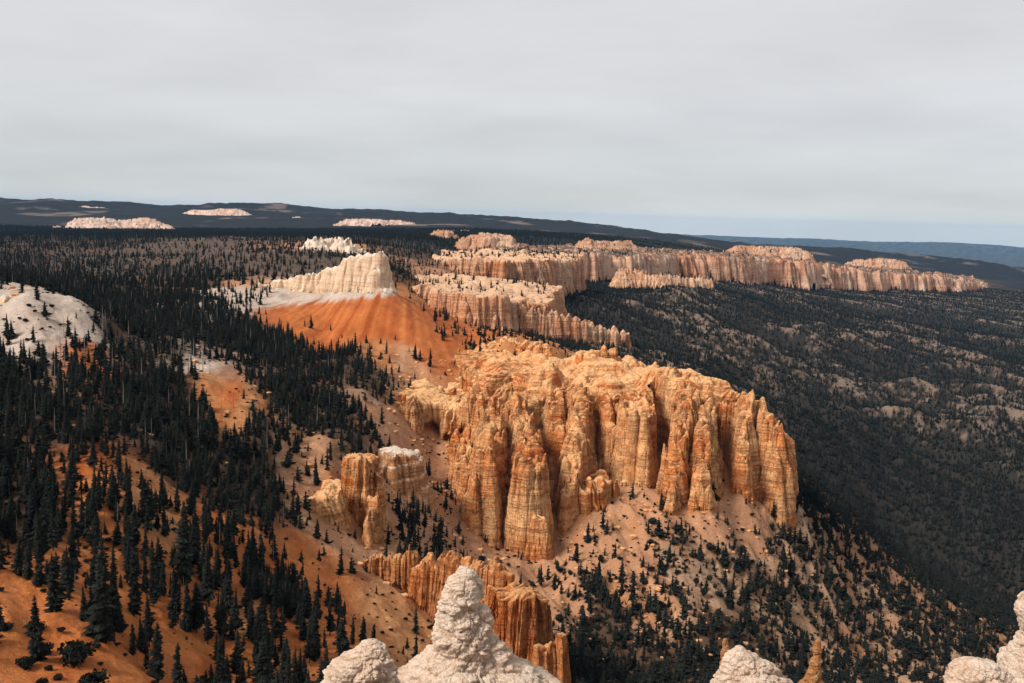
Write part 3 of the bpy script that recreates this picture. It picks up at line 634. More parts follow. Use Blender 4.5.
def build_cliff(c):
    root = None
    for mi in range(len(c.masses)):
        nm = c.name if mi == 0 else c.part
        me = build_mass(c, mi, nm, c.res, c.caves)
        if me is None: continue
        o = link(nm, me, M[c.tint], root)
        if root is None: root = o; tag(o, c.label, c.cat, c.group)
    return root
for c in CLIFFS: build_cliff(c)

# ------------------------------------------------------------------ what the camera can see of the ground (to leave out trees nobody sees)
_gu, _gv = P(GX, np.maximum(GY, 1), np.maximum(GZ, FZ))
_run = np.minimum.accumulate(_gv.reshape(len(rows), len(tcol)), axis=0)
def seen(x, y, ztop):
    u, v = P(x, y, ztop)
    j = np.clip(np.searchsorted(rows, y * .985) - 1, 0, len(rows) - 1); i = np.clip(np.round((x / y + .8) / 1.6 * (len(tcol) - 1)).astype(int), 0, len(tcol) - 1)
    return v < _run[j, i]

# ------------------------------------------------------------------ plants
def plant_mat(name, c1, c2, rough=.9, sc=1.5):
    m, t, b = new_mat(name); b.inputs['Specular IOR Level'].default_value = 0.0; b.inputs['Roughness'].default_value = rough
    oi = N(t, 'ShaderNodeObjectInfo'); f = noise_n(t, pos(t, sc, sc, sc), 1.0, 4, .6)
    k = math_n(t, 'ADD', math_n(t, 'MULTIPLY', oi.outputs['Random'], .55), math_n(t, 'MULTIPLY', ramp(t, f, [(.3, 0.0), (.7, 1.0)]), .45))
    t.links.new(mixrgb(t, 'MIX', k, c1, c2), b.inputs['Base Color']); return m
M['needle'] = plant_mat('fir_needles', (0.009, 0.0118, 0.0122), (0.024, 0.025, 0.020))
M['bark'] = plant_mat('bark', (0.05, 0.038, 0.03), (0.10, 0.075, 0.06))
M['dead'] = plant_mat('dead_wood', (0.13, 0.11, 0.10), (0.24, 0.21, 0.19))
M['leaf'] = plant_mat('shrub_leaves', (0.011, 0.0135, 0.012), (0.022, 0.023, 0.018))

def tube(path, radii, n=7):
    co = []; f = []
    for k, (p, r) in enumerate(zip(path, radii)):
        for i in range(n):
            a = 2 * math.pi * i / n; co.append((p[0] + r * math.cos(a), p[1] + r * math.sin(a), p[2]))
        if k:
            for i in range(n):
                q = (k - 1) * n; f.append((q + i, q + (i + 1) % n, q + n + (i + 1) % n)); f.append((q + i, q + n + (i + 1) % n, q + n + i))
    return co, f
def fir_crown(rg, h, rad, layers, nb, blades, z0=.06, core=True, sparse=.1, power=.85):
    """whorls of drooping, ragged boughs around the stem"""
    co = []; f = []
    lean = rg.uniform(-.03, .03) * h; ph1, ph2 = rg.uniform(0, 6), rg.uniform(0, 6)
    for k in range(layers):
        q = (k + rg.uniform(-.3, .3)) / layers; q = min(max(q, 0), .985); z = h * (z0 + (1 - z0) * q)
        L0 = rad * (1 - q) ** power * rg.uniform(.75, 1.12) + .012 * h * (1 - q)
        if q < .12: L0 *= .6 + 3.2 * q
        a0 = rg.uniform(0, 6.3)
        for i in range(nb):
            if rg.random() < sparse: continue
            a = a0 + 2 * math.pi * i / nb + rg.uniform(-.35, .35); L = L0 * rg.uniform(.45, 1.2) * (1 + .28 * math.sin(a + ph1 + 3 * q) + .16 * math.sin(3 * a + ph2 - 7 * q))
            dr = L * rg.uniform(.28, .62) * (1.1 - .7 * q); ca, sa = math.cos(a), math.sin(a)
            for bl in range(blades):
                da = rg.uniform(-.42, .42) if bl else 0.0; l = L * (rg.uniform(.55, .95) if bl else 1.0)
                cb, sb = math.cos(a + da), math.sin(a + da); w = l * rg.uniform(.20, .34); zz_ = z + rg.uniform(-.015, .015) * h
                s = len(co); m = .5
                co += [(0.02 * ca + lean * q, 0.02 * sa, zz_ + .06 * L), (cb * l * m - sb * w + lean * q, sb * l * m + cb * w, zz_ - dr * .42 - .10 * l),
                       (cb * l * m + sb * w + lean * q, sb * l * m - cb * w, zz_ - dr * .42 - .10 * l), (cb * l + lean * q, sb * l, zz_ - dr + rg.uniform(0, .22) * l), (cb * l * m + lean * q, sb * l * m, zz_ - dr * .15 + .05 * l)]
                f += [(s, s + 1, s + 4), (s, s + 4, s + 2), (s + 1, s + 3, s + 4), (s + 4, s + 3, s + 2)]
    # leader and a ragged dark heart so the stem does not show through
    s = len(co); nn = 7; lv = 6
    for k in range(lv):
        q = k / (lv - 1)
        for i in range(nn):
            r = rad * .36 * (1 - q) ** 1.0 * (.75 + .5 * rg.random()) * (0.5 if k == 0 else 1); a = 2 * math.pi * (i + .5 * (k % 2)) / nn
            co.append((r * math.cos(a) + lean * q, r * math.sin(a), h * (z0 + .03 + (.97 - z0) * q)))
        if k:
            b = s + (k - 1) * nn
            for i in range(nn): f += [(b + i, b + (i + 1) % nn, b + nn + (i + 1) % nn), (b + i, b + nn + (i + 1) % nn, b + nn + i)]
    return co, f
def fir_trunk(h, r=None):
    r = r or h * .014
    return tube([(0, 0, -.6), (0, 0, 0), (0, 0, h * .5), (0, 0, h * .95)], [r * 1.3, r, r * .6, r * .12], 7)
def snag_mesh(rg, h):
    r = h * .016; bx = rg.uniform(-.03, .03) * h
    co, f = tube([(0, 0, -.5), (bx * .3, 0, h * .35), (bx, bx * .4, h)], [r * 1.2, r * .8, r * .2], 6)
    for k in range(14):
        z = h * rg.uniform(.3, .95); a = rg.uniform(0, 6.3); L = h * rg.uniform(.04, .13) * (1.1 - z / h); s = len(co); w = .05
        ca, sa = math.cos(a), math.sin(a); x0 = bx * z / h
        co += [(x0, 0, z - w), (x0, 0, z + w), (x0 + ca * L, sa * L, z + L * rg.uniform(-.5, .3)), (x0 - sa * w, ca * w, z)]
        f += [(s, s + 1, s + 2), (s, s + 2, s + 3), (s + 1, s + 3, s + 2)]
    return co, f
def shrub_mesh(rg, r, h, n):
    co = []; f = []
    lob = [(rg.uniform(-.45, .45) * r, rg.uniform(-.45, .45) * r, rg.uniform(.35, .65) * h, rg.uniform(.5, .72)) for _ in range(7)]
    for k in range(n):
        cx, cy, cz, sc = rg.choice(lob); a = rg.uniform(0, 6.283); e = math.asin(rg.uniform(-.75, 1)); q = sc * rg.uniform(.72, 1.0)
        p = Vector((cx + r * q * math.cos(a) * math.cos(e), cy + r * q * math.sin(a) * math.cos(e), max(.02 * h, cz + h * .55 * q * math.sin(e))))
        s = len(co); w = r * rg.uniform(.07, .14); d1 = Vector([rg.uniform(-1, 1) for _ in range(3)]).normalized() * w; d2 = Vector([rg.uniform(-1, 1) for _ in range(3)]).normalized() * w
        co += [tuple(p - d1), tuple(p + d2), tuple(p + d1), tuple(p - d2)]; f += [(s, s + 1, s + 2), (s, s + 2, s + 3)]
    for cx, cy, cz, sc in lob:                                  # the twiggy inside
        s = len(co); nn, lv = 8, 5
        for k in range(lv):
            e = -.9 + 2.3 * k / (lv - 1)
            for i in range(nn):
                a = 2 * math.pi * i / nn; q = .64 * sc * rg.uniform(.8, 1.15)
                co.append((cx + r * q * math.cos(a) * math.cos(e), cy + r * q * math.sin(a) * math.cos(e), cz + h * .5 * q * math.sin(e)))
            if k:
                b = s + (k - 1) * nn
                for i in range(nn): f += [(b + i, b + (i + 1) % nn, b + nn + (i + 1) % nn), (b + i, b + nn + (i + 1) % nn, b + nn + i)]
    return co, f
def to_mesh(name, parts):
    """parts: list of ((co, f), material) joined into one mesh"""
    co = []; f = []; mi = []; mats = []
    for (c, ff), m in parts:
        o = len(co); co += c; f += [tuple(i + o for i in t) for t in ff]; mi += [len(mats)] * len(ff); mats.append(m)
    me = make_mesh(name, np.array(co), np.array(f), smooth=False)
    for m in mats: me.materials.append(m)
    me.polygons.foreach_set('material_index', np.array(mi, np.int32)); return me
rg = random.Random(3)
NEARV = []                                                    # near firs: crown and trunk apart
for k in range(9):
    h = 10.0; NEARV.append((to_mesh('crown', [(fir_crown(rg, h, rg.uniform(1.15, 1.95), rg.choice((34, 40, 46)), 11, 3, z0=rg.choice((.03, .06, .14)), power=rg.choice((.5, .65, .8, 1.0)), sparse=rg.choice((.08, .2, .3))), M['needle'])]), to_mesh('trunk', [(fir_trunk(h), M['bark'])])))
MIDV = [to_mesh('fir', [(fir_crown(rg, 10, rg.uniform(1.3, 2.2), rg.choice((17, 21, 25)), 9, 2, z0=rg.choice((.03, .06, .12)), power=rg.choice((.5, .65, .85, 1.05)), sparse=rg.choice((.08, .2, .3))), M['needle']), (fir_trunk(10), M['bark'])]) for k in range(9)]
FARV = [to_mesh('fir', [(fir_crown(rg, 10, rg.uniform(1.9, 2.8), 8, 7, 1, z0=.03, power=rg.uniform(.6, .9)), M['needle'])]) for k in range(4)]
ROUNDV = [to_mesh('pine', [(shrub_mesh(rg, 1.7, 4.6, 260), M['needle'])]) for k in range(2)] + [to_mesh('pine', [(fir_crown(rg, 7.5, rg.uniform(1.9, 2.5), 10, 8, 2, z0=.04, power=rg.uniform(.5, .7)), M['needle'])]) for k in range(4)]
SNAGV = [to_mesh('dead_tree', [(snag_mesh(rg, 10), M['dead'])]) for k in range(4)]
SHRUBV = [to_mesh('shrub', [(shrub_mesh(rg, 1.0, 1.2, 420), M['leaf'])]) for k in range(4)]

# candidates over the land
def scatter(y0, y1, step, seed):
    r = np.random.default_rng(seed); ym = np.arange(y0, y1, step); X = []; Y = []
    for y in ym:
        n = int(1.24 * y / step); x = (np.arange(n) + r.random(n)) * step - .62 * y; X.append(x); Y.append(y + (r.random(n) - .5) * step * 1.3)
    return np.concatenate(X), np.concatenate(Y)
cand = []
for (y0, y1, st, sd, hm) in [(165, 420, 3.1, 1, 1), (420, 850, 3.4, 2, 1), (850, 1500, 5.2, 3, 1), (1500, 2600, 7.0, 4, 1), (2600, 4600, 10, 5, 1)]:
    x, y = scatter(y0, y1, st, sd)
    _, d = chunks(_soilden, x, y)
    patch = .75 * fbm2(x / 24, y / 24, 3, 401) + .5 * fbm2(x / 80, y / 80, 2, 402)
    scr = (x > .12 * y) & (y > 400) & (y < 850)
    p = d + patch * np.where(scr, 1.15, np.where(d > .9, .12, .9)) * np.clip(d * 3, 0, 1)
    m = np.random.default_rng(sd + 50).random(len(x)) < np.clip(p, 0, 1) ** 1.0
    x, y = x[m], y[m]
    u, v = P(x, y, base_z(x, y)); m = (u > -110) & (u < 1140) & (v < 760); x, y = x[m], y[m]
    gz = base_z(x, y); fz = feat_z(x, y); on = fz > gz - .5
    if on.any():                                              # on rock: only where it is nearly level
        e = 1.5 if y0 < 1000 else 4.0; xo, yo, f0 = x[on], y[on], fz[on]
        g = np.hypot(feat_z(xo + e, yo) - f0, feat_z(xo, yo + e) - f0) / e
        ok = (g < .8) & (np.random.default_rng(sd + 9).random(len(xo)) < np.where(yo < 1000, .10, np.where(yo < 1900, .35, .9)))
        idx = np.where(on)[0]; kill = np.zeros(len(x), bool); kill[idx[~ok]] = True
        x, y, gz, fz = x[~kill], y[~kill], gz[~kill], fz[~kill]
    z = np.maximum(gz, fz)
    r = np.random.default_rng(sd + 77); h = 3.6 + 10.5 * r.random(len(x)) ** 1.5
    left = (x < -.02 * y) & (y < 900); h = np.where(left, h * np.where(y < 300, 1.0, .88), h * .9)
    talus = (x > 0) & (y < 900); h = np.where(talus & (r.random(len(x)) < .45), h * .45, h)
    s_ok = seen(x, y, z + h); x, y, z, h = x[s_ok], y[s_ok], z[s_ok], h[s_ok]
    cand.append(np.stack([x, y, z, h], -1))
TREES = np.concatenate(cand)
print('trees', len(TREES))

def at_ground(u, v, y0, y1):
    """first point of the land met along the sight line of a pixel, between two distances"""
    ys = np.linspace(y0, y1, 500); x, _, _ = W(u, v, 1.0); zt = W(u, v, 1.0)[2]
    g = base_z(x * ys, ys); k = np.argmax(g >= zt * ys); yy = ys[k] if (g >= zt * ys).any() else y1
    return x * yy, yy, float(base_z(np.array([x * yy]), np.array([yy]))[0])

FIRS = 'firs on the canyon slopes'
def fir(x, y, z, h, label, k, parts=True, wide=1.0):
    rot = (k * 2.399) % 6.283; s = h / 10.0
    if parts:
        e = bpy.data.objects.new('fir_tree', None); COL.objects.link(e); e.location = (x, y, z); e.rotation_euler = (0, 0, rot); e.scale = (s * wide, s * wide, s); e.empty_display_size = .5
        c, t = NEARV[k % len(NEARV)]
        for nm, me in (('crown', c), ('trunk', t)):
            o = bpy.data.objects.new(nm, me); COL.objects.link(o); o.parent = e
    else:
        e = bpy.data.objects.new('fir_tree', MIDV[k % len(MIDV)]); COL.objects.link(e); e.location = (x, y, z - .2); e.rotation_euler = (0, 0, rot); e.scale = (s * wide, s * wide, s)
    tag(e, label, 'fir tree', FIRS); return e
# firs that stand out: base pixel, top pixel, label
HERO = [(104,641,531,'tall dense dark fir, taller of a pair above the biggest round bush',1.05),
 (114,643,541,'dense dark fir, right-hand and shorter of a pair above the biggest round bush',1.0),
 (134,616,550,'slender dark fir alone on orange soil, just right of the tall pair of firs',.9),
 (74,573,527,'small dark fir on a bare orange bank, upslope from the tall pair',.9),
 (54,612,556,'broad dark fir beside bare orange soil, left of the tall pair of firs',1.25),
 (153,608,575,'thin short fir on orange soil between two slender firs',.8),
 (185,580,505,'tall dark fir in the thick stand above the pale runnels',1.0),
 (209,607,542,'dark fir at the lower edge of the thick stand, before pale fallen logs',1.0),
 (316,486,456,'lone slim fir on the pale slope left of the square rock tower',.85),
 (302,640,592,'narrow fir in a row of firs above the left white boulder',.9),
 (330,636,598,'densest fir at the orange bank just above the left white boulder',1.2),
 (353,645,617,'tiny lone fir on the bare orange bank above the left white boulder',.8),
 (430,367,348,'small lone fir at the foot of the orange fan slope',.9),
 (732,380,362,'small lone fir against the valley behind the crest of the great cliff',.9)]
HERO = HERO[:-1]
hero_xy = []
for k, (u, vb, vt, lb, wd) in enumerate(HERO):
    x, y, z = at_ground(u, vb, 165, 760); h = (vb - vt) / FOC * math.hypot(y, z) * 1.03
    fir(x, y, z, h, lb, k, True, wd); hero_xy.append((x, y))
hx = np.array(hero_xy)
near = (np.hypot(TREES[:, None, 0] - hx[None, :, 0], TREES[:, None, 1] - hx[None, :, 1]) < 5.0).any(1)
TREES = TREES[~near]
u, v = P(TREES[:, 0], TREES[:, 1], TREES[:, 2] + TREES[:, 3] * .6)
app = TREES[:, 3] / TREES[:, 1] * ((u > 2) & (u < 1022) & (v < 676))
order = np.argsort(-app); NI = 300 - len(HERO)
def zone_label(x, y, u, v):
    if u < 235 and v > 480: return 'dark fir among many on the steep orange slope low on the left'
    if u < 160: return 'dark fir in the woods below the white bluff on the left'
    if u < 400 and v < 440: return 'dark fir in the dense stand below the orange fan slope'
    if u < 345: return 'dark fir on the wooded slope left of the thin rock comb'
    if u < 480: return 'dark fir in the gully between the square tower and the great cliff'
    if v > 590: return 'small dark fir in the woods behind the boulders at the bottom'
    return 'small dark fir on the pale slope under the great cliff'
for n, k in enumerate(order[:NI]):
    x, y, z, h = TREES[k]; fir(x, y, z, h, zone_label(x, y, u[k], v[k]), n + 20, n < 190, .85 + .4 * ((n * .618) % 1))
REST = TREES[order[NI:]]

# ------------------------------------------------------------------ bushes and dead trees
def shrub(u, v, rpx, label, group, k, yr=(150, 760), tall=1.0):
    x, y, z = at_ground(u, v + rpx * .55, *yr); s = rpx / FOC * y
    o = bpy.data.objects.new('shrub', SHRUBV[k % 4]); COL.objects.link(o); o.location = (x, y, z - .25 * s); o.rotation_euler = (0, 0, k * 1.7); o.scale = (s, s, s * 1.15 * tall)
    tag(o, label, 'shrub', group); return o
BIGS = 'round dark bushes on the orange slope'
for k, (u_, v_, r_, lb) in enumerate([(77,652,21,'biggest round dark bush on bare orange soil below the tall pair of firs'),(6,627,8,'small round bush on orange soil, leftmost of the bushes'),
   (35,626,11,'upright dark bush on orange soil, topmost of the round bushes'),(44,648,10,'round dark bush close beside the biggest bush, on its upper left'),
   (26,662,11,'wide dark bush on orange soil, lower left of the biggest bush'),(94,680,17,'dark bush cut by the bottom of the picture, below the biggest bush'),
   (42,681,7,'little low bush at the picture bottom, left of the cut bush'),(58,678,6,'tiny low bush at the picture bottom, next to the cut bush'),(49,668,5,'tiniest bush between the wide bush and the biggest bush')]):
    shrub(u_, v_, r_, lb, BIGS, k)
rs = random.Random(12); SPOT = 'small dark shrubs dotted over the pale talus'
zones = [(575,760,525,600,46,'small dark shrub dotted on the pale talus under the great cliff'),(370,470,600,660,10,'small dark shrub on the orange bank behind the thin rock comb'),(300,400,500,560,10,'small dark shrub on the pale slope below the square tower'),(8,92,302,372,20,'small dark shrub on the white limestone bluff at the left edge'),(690,740,440,490,8,'tiny dark shrub on the scree in the cleft of the great cliff')]
for (a, b, c_, d_, n_, lb) in zones:
    for k in range(n_):
        uu, vv = rs.uniform(a, b), rs.uniform(c_, d_); shrub(uu, vv, rs.uniform(1.3, 3.2), lb, SPOT, k, (300, 640))
# grey dead trunks in the burnt part of the plateau and on the left slope
DG = 'grey dead trunks among the firs'; cnt = 0
while cnt < 70:
    if cnt < 36: uu, vv, yr, hp, lb = rs.uniform(0, 330), rs.uniform(236, 285), (850, 3000), rs.uniform(5, 10), 'grey dead trunk standing in the thinned wood on the plateau'
    else: uu, vv, yr, hp, lb = rs.uniform(10, 330), rs.uniform(330, 640), (170, 900), rs.uniform(14, 26), 'thin grey dead trunk among the dark firs of the left slope'
    x, y, z = at_ground(uu, vv, *yr); h = hp / FOC * y
    o = bpy.data.objects.new('dead_tree', SNAGV[cnt % 4]); COL.objects.link(o); o.location = (x, y, z); o.rotation_euler = (rs.uniform(-.06, .06), rs.uniform(-.06, .06), cnt * 2.1)
    o.scale = (h / 10 * (1.0 if cnt >= 36 else 2.2),) * 2 + (h / 10,); tag(o, lb, 'dead tree', DG); cnt += 1

# the rest of the woods: nobody could count them
def forest(name, label, pts, protos, seed):
    me = bpy.data.meshes.new(name); n = len(pts); me.vertices.add(n)
    r = np.random.default_rng(seed)
    me.vertices.foreach_set('co', np.ascontiguousarray(pts[:, :3] - [0, 0, .3], np.float32).ravel())
    a = me.attributes.new('tall', 'FLOAT', 'POINT'); a.data.foreach_set('value', (pts[:, 3] / 10).astype(np.float32))
    a = me.attributes.new('wide', 'FLOAT', 'POINT'); a.data.foreach_set('value', (pts[:, 3] / 10 * (.95 + .6 * r.random(n))).astype(np.float32))
    a = me.attributes.new('turn', 'FLOAT', 'POINT'); a.data.foreach_set('value', (r.random(n) * 6.283).astype(np.float32))
    a = me.attributes.new('which', 'INT', 'POINT'); a.data.foreach_set('value', r.integers(0, len(protos), n).astype(np.int32))
    o = bpy.data.objects.new(name, me); COL.objects.link(o); tag(o, label, 'forest', None, 'stuff')
    ng = bpy.data.node_groups.new(name, 'GeometryNodeTree')
    ng.interface.new_socket('Geometry', in_out='INPUT', socket_type='NodeSocketGeometry'); ng.interface.new_socket('Geometry', in_out='OUTPUT', socket_type='NodeSocketGeometry')
    gi = ng.nodes.new('NodeGroupInput'); go = ng.nodes.new('NodeGroupOutput'); ip = ng.nodes.new('GeometryNodeInstanceOnPoints'); gti = ng.nodes.new('GeometryNodeGeometryToInstance')
    for p in reversed(protos):
        oi = ng.nodes.new('GeometryNodeObjectInfo'); oi.inputs['Object'].default_value = p; oi.transform_space = 'ORIGINAL'; ng.links.new(oi.outputs['Geometry'], gti.inputs[0])
    def attr(nm, ty):
        q = ng.nodes.new('GeometryNodeInputNamedAttribute'); q.data_type = ty; q.inputs['Name'].default_value = nm; return q.outputs[0]
    cs = ng.nodes.new('ShaderNodeCombineXYZ'); w = attr('wide', 'FLOAT'); ng.links.new(w, cs.inputs[0]); ng.links.new(w, cs.inputs[1]); ng.links.new(attr('tall', 'FLOAT'), cs.inputs[2])
    cr = ng.nodes.new('ShaderNodeCombineXYZ'); ng.links.new(attr('turn', 'FLOAT'), cr.inputs[2])
    ng.links.new(gi.outputs[0], ip.inputs['Points']); ng.links.new(gti.outputs[0], ip.inputs['Instance']); ip.inputs['Pick Instance'].default_value = True
    ng.links.new(attr('which', 'INT'), ip.inputs['Instance Index']); ng.links.new(cr.outputs[0], ip.inputs['Rotation']); ng.links.new(cs.outputs[0], ip.inputs['Scale']); ng.links.new(ip.outputs[0], go.inputs[0])
    mod = o.modifiers.new('trees', 'NODES'); mod.node_group = ng; return o
def protos(meshes):
    """pattern trees of the woods: kept out of the scene's own list, only their shapes are used"""
    return [bpy.data.objects.new(m.name, m) for m in meshes]
PM, PF, PR, PS = protos(MIDV), protos(FARV), protos(ROUNDV), protos(SNAGV)
yy = REST[:, 1]; rr = np.random.default_rng(5).random(len(REST)); left = REST[:, 0] < -.02 * yy
a = yy < 950
dead = left & (((yy > 950) & (yy < 2300) & (rr < .30)) | (a & (rr < .05)))
tal = a & (REST[:, 0] > -.06 * yy) & (rr > .30)
forest('fir_forest', 'dark fir woods on the near canyon slopes', REST[a & ~dead & ~tal], PM + PR[2:5], 1)
SC = REST[tal & ~dead].copy(); SC[:, 3] *= np.where(SC[:, 0] > .08 * SC[:, 1], 1.22, 1.0)
forest('pine_scrub', 'low rounded dark pines scattered over the pale talus and the ridge', SC, PR, 4)
forest('valley_forest', 'dark woods over the valley and the plateau', REST[~a & ~dead], PF + PR, 2)
forest('dead_forest', 'grey burnt trunks scattered through the plateau woods', REST[dead], PS, 3)

# rubble fallen from the cliffs
def stone_mesh(rg):
    bm_ = [(-1, -1, -1), (1, -1, -1), (1, 1, -1), (-1, 1, -1), (-1, -1, 1), (1, -1, 1), (1, 1, 1), (-1, 1, 1), (0, 0, 1.3), (0, -1.3, 0), (1.3, 0, 0), (0, 1.3, 0), (-1.3, 0, 0)]
    co = [tuple(.5 * q * rg.uniform(.6, 1.15) * (.7 if i == 2 else 1) for i, q in enumerate(p)) for p in bm_]
    f = []
    for a, b, c, d, e in ((0, 1, 5, 4, 9), (1, 2, 6, 5, 10), (2, 3, 7, 6, 11), (3, 0, 4, 7, 12), (4, 5, 6, 7, 8)): f += [(a, b, e), (b, c, e), (c, d, e), (d, a, e)]
    return co, f
STONEV = [to_mesh('stone', [(stone_mesh(rg), M['main'])]) for k in range(4)]
r = np.random.default_rng(91); x, y = scatter(300, 700, 2.6, 92); gz, fz = base_z(x, y), feat_z(x, y); gap = gz - fz
e = 2.0; sl = np.hypot(base_z(x + e, y) - gz, base_z(x, y + e) - gz) / e
pr = np.where(x > -.14 * y, .30, .0) * np.exp(-np.clip(gap, 0, 200) / 45) * (gap > .3) + .02
m = r.random(len(x)) < pr; x, y, gz = x[m], y[m], gz[m]
u, v = P(x, y, gz); m = (u > -20) & (u < 1044) & (v < 700) & seen(x, y, gz + 1.0); x, y, gz = x[m], y[m], gz[m]
st = np.stack([x, y, gz + .2, 10 * (.35 + 2.3 * r.random(len(x)) ** 4)], -1)
so = forest('rubble', 'fallen rock rubble strewn on the pale talus', st, protos(STONEV), 6); so['category'] = 'rubble'

# ------------------------------------------------------------------ low brush on the open slopes
PB = protos(SHRUBV[:3])
r = np.random.default_rng(191); x, y = scatter(165, 620, 2.3, 192); gz, fz = base_z(x, y), feat_z(x, y); _, dd = chunks(_soilden, x, y)
pr = (fz < gz) * np.clip(.10 + .35 * fbm2(x / 17, y / 17, 3, 193) + .25 * dd, 0, .5)
m = r.random(len(x)) < pr; x, y, gz = x[m], y[m], gz[m]; u, v = P(x, y, gz); m = (u > -20) & (u < 1044) & (v < 700) & seen(x, y, gz + .6); x, y, gz = x[m], y[m], gz[m]
bo = forest('low_brush', 'low dark brush sprinkled over the bare soil', np.stack([x, y, gz + .3, 10 * (.22 + .75 * r.random(len(x)) ** 2.5)], -1), PB, 8); bo['category'] = 'brush'

# ------------------------------------------------------------------ the pale rocks before the viewpoint
def worley3(x, y, z, seed=0):
    ix, iy, iz = np.floor(x).astype(np.int64), np.floor(y).astype(np.int64), np.floor(z).astype(np.int64)
    f1 = np.full(x.shape, 9.0); f2 = np.full(x.shape, 9.0); cid = np.zeros(x.shape)
    for a in (-1, 0, 1):
        for b in (-1, 0, 1):
            for c in (-1, 0, 1):
                h1 = _hash(ix + a, iy + b, iz + c, seed) / 4294967296.0; h2 = _hash(ix + a, iy + b, iz + c, seed + 1) / 4294967296.0; h3 = _hash(ix + a, iy + b, iz + c, seed + 2) / 4294967296.0
                d = (ix + a + h1 - x) ** 2 + (iy + b + h2 - y) ** 2 + (iz + c + h3 - z) ** 2
                near = d < f1; f2 = np.where(near, f1, np.minimum(f2, d)); cid = np.where(near, h1, cid); f1 = np.where(near, d, f1)
    return np.sqrt(f1), np.sqrt(f2), cid
def near_rock_mat(name, c1, c2, c3, sc):
    m, t, b = new_mat(name)
    big = noise_n(t, pos(t, 1.1 * sc, 1.1 * sc, 1.6 * sc), 1.0, 6, .6); mid = noise_n(t, pos(t, 5 * sc, 5 * sc, 11 * sc), 1.0, 7, .65); fine = noise_n(t, pos(t, 22 * sc, 22 * sc, 26 * sc), 1.0, 6, .7)
    col = mixrgb(t, 'MIX', ramp(t, big, [(.42, 0.0), (.62, 1.0)]), c1, c2)
    col = mixrgb(t, 'MIX', math_n(t, 'MULTIPLY', ramp(t, mid, [(.50, 0.0), (.64, 1.0)]), .75), col, c3)
    col = mixrgb(t, 'MULTIPLY', 1.0, col, ramp(t, fine, [(.3, .80), (.62, 1.08)]))
    t.links.new(col, b.inputs['Base Color'])
    v = N(t, 'ShaderNodeTexVoronoi', feature='DISTANCE_TO_EDGE', inp={'Scale': 1.0}); t.links.new(pos(t, 3.2 * sc, 3.2 * sc, 5.5 * sc), v.inputs['Vector'])
    crack = ramp(t, v.outputs['Distance'], [(0.0, 0.0), (.09, 1.0)])
    hgt = math_n(t, 'ADD', math_n(t, 'ADD', math_n(t, 'MULTIPLY', fine, .35), math_n(t, 'MULTIPLY', mid, 1.0)), math_n(t, 'MULTIPLY', crack, .10))
    bump(t, b, hgt, .17 / sc); return m
M['pinnacle'] = near_rock_mat('chalky_rock', (0.82, 0.66, 0.53), (0.79, 0.58, 0.44), (0.58, 0.385, 0.25), 1.0)
M['spire'] = near_rock_mat('orange_spire_rock', (0.46, 0.22, 0.085), (0.42, 0.165, 0.05), (0.50, 0.31, 0.18), .8)
def near_rock(name, label, rowsuv, Y, mat, seed, depth=.9, amp=1.0, fs=.75, nA=520, nZ=560, cat='rock', group=None):
    """rowsuv: v, left u, right u of the outline, top down; grown into a solid at distance Y"""
    rv = np.array(rowsuv, float); v0, v1 = rv[0, 0], rv[-1, 0]
    q = np.linspace(0, 1, nZ) ** 1.25; vv = v0 + (v1 - v0) * q
    L = np.interp(vv, rv[:, 0], rv[:, 1]); Rr = np.interp(vv, rv[:, 0], rv[:, 2])
    ker = np.hanning(9); ker /= ker.sum()
    L = np.convolve(np.pad(L, 4, 'edge'), ker, 'valid'); Rr = np.convolve(np.pad(Rr, 4, 'edge'), ker, 'valid')
    xl = np.array([W(a, b, Y) for a, b in zip(L, vv)]); xr = np.array([W(a, b, Y) for a, b in zip(Rr, vv)])
    cx = (xl[:, 0] + xr[:, 0]) / 2; hw = np.maximum((xr[:, 0] - xl[:, 0]) / 2, .01); z = (xl[:, 2] + xr[:, 2]) / 2
    hw[0] = .005; th = np.linspace(0, 2 * np.pi, nA, endpoint=False)
    C, S = np.cos(th)[None], np.sin(th)[None]
    x = cx[:, None] + hw[:, None] * C; y = Y + hw[:, None] * depth * S + 0 * x; zz_ = z[:, None] + 0 * x
    sc = Y / 22.0; fade = np.clip(hw / (fs * sc), .12, 1)[:, None] * amp * sc
    X, Yy, Z = x.ravel() / sc, y.ravel() / sc, zz_.ravel() / sc
    n = .20 * fbm3(X * 1.0, Yy * 1.0, Z * 1.3, 3, seed) + .09 * fbm3(X * 1.6, Yy * 1.6, Z * 7.5, 4, seed + 1)
    wx = .25 * fbm3(X * 2, Yy * 2, Z * 2, 3, seed + 5)
    for sc2, am in ((1.3, .13), (3.3, .07), (8.0, .035)):
        f1, f2, cid = worley3(X * sc2 + wx * 1.5, Yy * sc2 - wx, Z * sc2 * 1.6 + wx, seed + int(sc2 * 10)); n = n + am * (np.minimum((f2 - f1) * 1.6, .45) - .25 + .95 * (cid - .5))
    n = n + .02 * fbm3(X * 18, Yy * 18, Z * 22, 3, seed + 3) - .13
    n = n.reshape(x.shape) * fade
    dn = np.sqrt(C * C + (S * depth) ** 2)
    x = x + n * C / dn; y = y + n * S * depth / dn; zz_ = zz_ + .35 * n
    co = np.stack([x, y, zz_], -1).reshape(-1, 3)
    i = np.arange(nZ - 1)[:, None] * nA + np.arange(nA)[None]; j = np.arange(nZ - 1)[:, None] * nA + (np.arange(nA)[None] + 1) % nA
    f = np.stack([i, i + nA, j + nA, j], -1).reshape(-1, 4)
    o = link(name, make_mesh(name, co, f), M[mat]); tag(o, label, cat, group); return o
